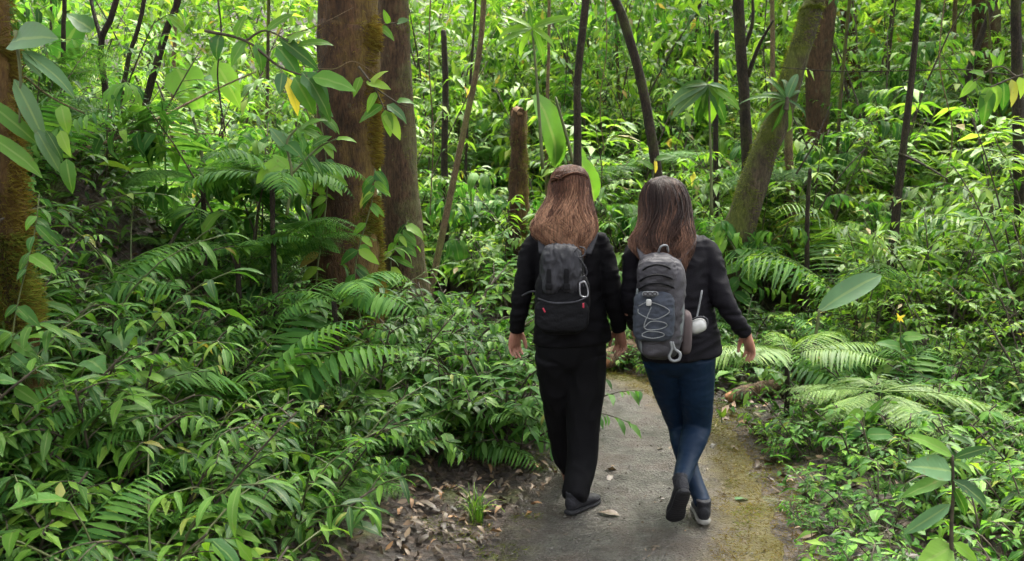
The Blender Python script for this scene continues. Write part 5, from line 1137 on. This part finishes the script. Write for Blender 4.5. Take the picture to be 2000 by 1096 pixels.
hero('seedling', 'tiny pale green sprout by the path just right of the hikers', 'plant', 5.2, [((1410, 826), (1409, 812), 4)], [('bright', 1409, 815, 1403, 800), ('bright', 1409, 815, 1418, 800)])
hero('seedling', 'bright sapling leaves standing out on the left bank', 'plant', 3.9, [((300, 720), (304, 650), (300, 590), 5)], [('bright', 302, 600, 320, 640, -.02), ('bright', 300, 592, 275, 580), ('bright', 300, 590, 320, 575), ('heart', 303, 630, 270, 650), ('bright', 400, 545, 425, 585)])
hero('large_leaf_plant', 'broad dark green leaf at upper left behind the bare branch', 'plant', 6.3, [((400, 330), (380, 240), (350, 160), 8)], [('heart', 345, 130, 395, 215), ('broad', 420, 120, 470, 200), ('heart', 340, 200, 300, 260), ('bright', 360, 60, 330, 20), ('broad', 380, 180, 420, 120), ('heart', 110, 120, 150, 30), ('heart', 180, 60, 130, 20)])
hero('leafy_vine', 'trailing vine with paired leaves over the lower left thicket', 'vine', 3.1, [((110, 790), (165, 830), (215, 870), (260, 890), 5)], [('bright', 120, 795, 130, 850), ('broad', 125, 790, 150, 770), ('broad', 150, 815, 110, 830), ('lancew', 160, 825, 150, 890), ('broad', 235, 878, 230, 925), ('broad', 250, 885, 270, 912), ('blue', 255, 800, 248, 858), ('broad', 205, 860, 250, 850)])
def climber(label, x0, x1, y0, y1, Y, n, seed):
    r = random.Random(seed); st = [(x0 + (x1 - x0) * (.5 + .45 * math.sin(t * 5 + seed)), y1 + (y0 - y1) * t) for t in np.linspace(0, 1, 9)]
    lv = []
    for k in range(n):
        t = r.random(); i = t * 8; a = st[min(int(i), 7)]; b = st[min(int(i) + 1, 8)]; f = i - int(i); x, y = a[0] + (b[0] - a[0]) * f, a[1] + (b[1] - a[1]) * f
        s = r.uniform(22, 48); an = r.uniform(-.9, .9) + (0 if r.random() < .5 else 3.14); lv.append((r.choice(['bright', 'broad', 'broad', 'lancew']), x, y, x + math.cos(an) * s, y + abs(math.sin(an)) * s * .6 + s * .35, r.uniform(-.06, .02)))
    return hero('climbing_vine', label, 'vine', Y, [(*st, 4)], lv)
climber('leafy climber on the lower right side of the thickest trunk', 690, 735, 330, 660, 5.1, 34, 3)
climber('leafy climber on the left side of the thickest trunk', 615, 640, 200, 560, 5.15, 26, 5)
climber('leafy climber at the foot of the smooth brown trunk', 760, 815, 430, 640, 6.2, 24, 8)
climber('leafy climber hanging down the mossy left-edge trunk', 20, 80, 380, 900, 2.95, 30, 9)
climber('leafy climber on the lower part of the leaning mossy tree', 1405, 1450, 430, 600, 7.9, 20, 12)
# ferns with a place of their own
def fern_at(p, x, y, Y, label, sc=1.0, rz=0.0, trunk=None, tilt=(0, 0)):
    q = at(x, y, Y); g = gz(q[0], q[1])
    return p.put((q[0], q[1], g - .02 if trunk is None else q[2]), rz, sc, label, None, tilt)
def tall_fern(L_, h, mat, bip, nf=8, rise=(.35, .8), droop=1.5, np_=20, pw=.24, pl=.27): return fern(nf, L_, mat, bip, 'tree_fern', rise, droop, pw, pl, np_, h)
for x, y, Y, L_, mat, bip, lab, nf in ((535, 350, 4.7, .62, M_FERN, False, 'tree fern spreading before the thickest trunk', 8), (390, 355, 5.0, .6, M_FERN, True, 'lacy tree fern on the upper left bank', 7), (660, 590, 4.5, .55, M_FERN, False, 'arching fern at the foot of the thickest trunk', 7), (470, 505, 4.7, .42, M_FERN, False, 'comb-like fern on the dark part of the left bank', 6)):
    q = at(x, y, Y); g = gz(q[0], q[1]); tall_fern(L_, max(.1, q[2] - g), mat, bip, nf).put((q[0], q[1], g), rv(0, 6), 1.0, lab)
for x, y, Y, L_, lab, rz in ((1540, 690, 5.4, .75, 'light green tree fern beside the right-hand hiker', .4), (1720, 765, 4.9, .72, 'flat yellow-green tree fern low on the right', .9)):
    q = at(x, y, Y); g = gz(q[0], q[1]); tall_fern(L_, max(.12, q[2] - g), M_FERNY, lab.startswith('flat'), 8, (.10, .35), .75, 22 if lab.startswith('flat') else 30, .13, .30).put((q[0], q[1], g), rz, 1.0, lab)
# grass tuft by the litter
q = ground_at(930, 1020); o = thing('grass_tuft', 'small tuft of bright grass in the litter left of the path', 'grass tuft', (q[0], q[1], gz(q[0], q[1]) - .01))
for k in range(46):
    az = rv(0, 6.28); link('blade', random.choice(LM['grass']), o, frame((rv(-.03, .03), rv(-.03, .03), 0), (math.cos(az) * rv(.1, .5), math.sin(az) * rv(.1, .5), 1), (math.cos(az), math.sin(az), .1), rv(.10, .23)))

# ------------------------------------------------------------------ what lies on the ground
def flat_leaves(name, label, n, ok, xr, yr, tpls, mat, size, lift=.012, tilt=.45, kind='stuff', droop=.0):
    pos = []
    X = rng.uniform(*xr, n * 6); Y = rng.uniform(*yr, n * 6); d = path_dist(X, Y); k = ok(X, Y, d); X, Y = X[k][:n], Y[k][:n]
    Z = np.where(np.abs(path_dist(X, Y)) < HW, .022, height(X, Y)) + rng.uniform(.002, lift, len(X)); m_ = len(X)
    az = rng.uniform(0, 6.28, m_); D = np.stack([np.cos(az), np.sin(az), rng.normal(droop, .25, m_)], -1); UP = np.stack([rng.normal(0, tilt, m_), rng.normal(0, tilt, m_), np.ones(m_)], -1)
    mb = MB(); k3 = m_ // len(tpls) + 1
    for i, t in enumerate(tpls):
        s = slice(i * k3, (i + 1) * k3)
        if len(X[s]): mb.add(*place(t, np.stack([X, Y, Z], -1)[s], D[s], UP[s], size * rng.uniform(.5, 1.4, len(X[s]))))
    o = link(name, mb.mesh(name, mat), kind=kind); o['label'] = label; return o
DT = [leaf_tpl(w=.5, nv=3, fold=.3, droop=-.3, prof='ovate', wave=.4, seed=1), leaf_tpl(w=.4, nv=3, fold=.3, droop=.9, prof='lance', wave=.3, seed=2), leaf_tpl(w=.6, nv=3, fold=.6, droop=.3, prof='ovate', wave=.5, seed=3)]
flat_leaves('leaf_litter', 'carpet of dead brown leaves on the left bank and beside the path', 9000, lambda X, Y, d: (d < -HW + .12) & (d > -4.5) & ((d < -HW - .05) | (rng.uniform(0, 1, len(X)) < .25)), (-4.5, .5), (2.6, 7.5), DT, M_DEAD, .052, .03)
flat_leaves('leaf_litter', 'dead brown leaves under the plants right of the path', 2600, lambda X, Y, d: (d > HW + .05) & (d < 2.6), (.3, 4), (2.8, 9.5), DT, M_DEAD, .07, .03)
flat_leaves('leaf_litter', 'small leaf scraps and debris trodden into the path', 420, lambda X, Y, d: np.abs(d) < HW, (-.6, 1.6), (3.2, 7.5), DT, M_DEAD, .022, .006, .25)
GT = [leaf_tpl(w=.5, nv=2, fold=.2, droop=.3, prof='ovate', seed=1), leaf_tpl(w=.4, nv=2, fold=.2, droop=.5, prof='lance', seed=2)]
flat_leaves('ground_cover', 'low carpet of small green leaves right of the path', 9000, lambda X, Y, d: (d > HW + .12) & (d < 4.5) & (np.array([mnoise.noise(Vector((a * 2.2, b * 2.2, 1))) for a, b in zip(X, Y)]) > -.22), (.6, 6), (2.4, 9), GT, M_SHRUB2, .075, .16, .4, droop=.2)
flat_leaves('ground_cover', 'low carpet of small green leaves on the left bank', 7000, lambda X, Y, d: (d < -HW - .62) & (d > -4), (-4.5, .2), (2.2, 7), GT, M_LANCE, .08, .2, .4, droop=.2)
# moss along the path's right edge and on the litter
MT = [leaf_tpl(w=.22, nv=2, fold=.3, droop=.6, prof='lance', seed=3)]
flat_leaves('path_moss', 'fuzzy ochre moss creeping over the right edge of the path', 12000, lambda X, Y, d: (d > HW - .22 + .14 * np.array([mnoise.noise(Vector((a * 4, b * 4, 7))) for a, b in zip(X, Y)])) & (d < HW + .2), (.2, 2.2), (3.2, 7.5), MT, M_MOSSY, .02, .010, 1.2, droop=.7)
flat_leaves('path_moss', 'fuzzy yellow-green moss patches along both path edges', 9000, lambda X, Y, d: (np.abs(d) > HW - .16) & (np.abs(d) < HW + .35) & (np.array([mnoise.noise(Vector((a * 3, b * 3, 17))) for a, b in zip(X, Y)]) > .12), (-.6, 2.2), (3.2, 7.5), MT, M_MOSSG, .022, .014, 1.2, droop=.7)
# pebbles worn out of the path surface
pe = superell((0, 0, 0), (1, .8, .5), .9, None, 7, 4); n = 1500; mb = MB()
for k in range(n):
    y = rv(3.3, 7.5); i = int(np.argmin(np.abs(PATH[:, 1] - y))); x = PATH[i, 0] + rv(-.58, .5); s = .003 + .006 * rv(0, 1) ** 3; a = rv(0, 6.28)
    V = pe[0] * s * np.array([1, rv(.7, 1.2), rv(.7, 1.1)]); V = np.stack([V[:, 0] * math.cos(a) - V[:, 1] * math.sin(a), V[:, 0] * math.sin(a) + V[:, 1] * math.cos(a), V[:, 2]], -1); mb.add(V + (x, y, .022), pe[1])
o = link('gravel', mb.mesh('gravel', simple('pebble grey', (.07, .064, .055), .75, nscale=3.0, col2=(.20, .19, .17))), kind='stuff'); o['label'] = 'small pebbles strewn over the worn path'
# fallen leaves one can pick out
def fallen(x, y, size, label, key='dead', up=0.0, group=None):
    q = ground_at(x, y); d = float(path_dist(np.array([q[0]]), np.array([q[1]]))[0]); z = .026 if abs(d) < HW else gz(q[0], q[1]) + .02
    az = rv(0, 6.28); o = link('fallen_leaf', random.choice(LM[key]), None, frame((q[0], q[1], z + up), (math.cos(az), math.sin(az), rv(-.05, .2)), (rv(-.3, .3), rv(-.3, .3), 1), size)); return tag(o, label, 'leaf', group)
for x, y, s, lab, key in ((1180, 932, .11, 'curled brown leaf on the path behind the left hiker\'s shoe', 'dead'), (1195, 940, .08, 'small dark leaf touching the curled leaf on the path', 'dead'), (1285, 888, .07, 'tan leaf on the middle of the path between the hikers', 'dead'), (1310, 884, .05, 'dark leaf by the right hiker\'s planted leg', 'dead'),
                      (1425, 885, .09, 'brown leaf on the mossy right edge of the path', 'dead'), (1400, 880, .08, 'pale leaf lying left of the brown leaf at the mossy edge', 'dead'), (1210, 1022, .12, 'dark rolled leaf flat on the path in the foreground', 'dead'), (1055, 1026, .06, 'pale tan leaf at the left side of the path', 'dead'),
                      (1290, 1084, .06, 'orange-tan leaf at the bottom of the path', 'dead'), (940, 1058, .07, 'orange leaf at the litter\'s edge near the bottom', 'dead'), (1436, 988, .08, 'pale green fallen leaf on the right of the path', 'bluew'), (1285, 985, .04, 'small dark scrap of leaf beside the lifted shoe', 'dead'), (832, 962, .13, 'large orange-brown curled leaf in the left litter', 'dead'), (815, 990, .12, 'broad greyish dead leaf in the left litter', 'dead')):
    fallen(x, y, s, lab, key, .004)
for k in range(210):
    x, y = rv(740, 1100), rv(870, 1094)
    if x > 905 + (1096 - y) * .95 + 40: continue
    fallen(x, y, rv(.035, .075), 'dead brown leaf among the loose litter left of the path', 'dead', rv(.01, .03), 'loose dead leaves left of the path')
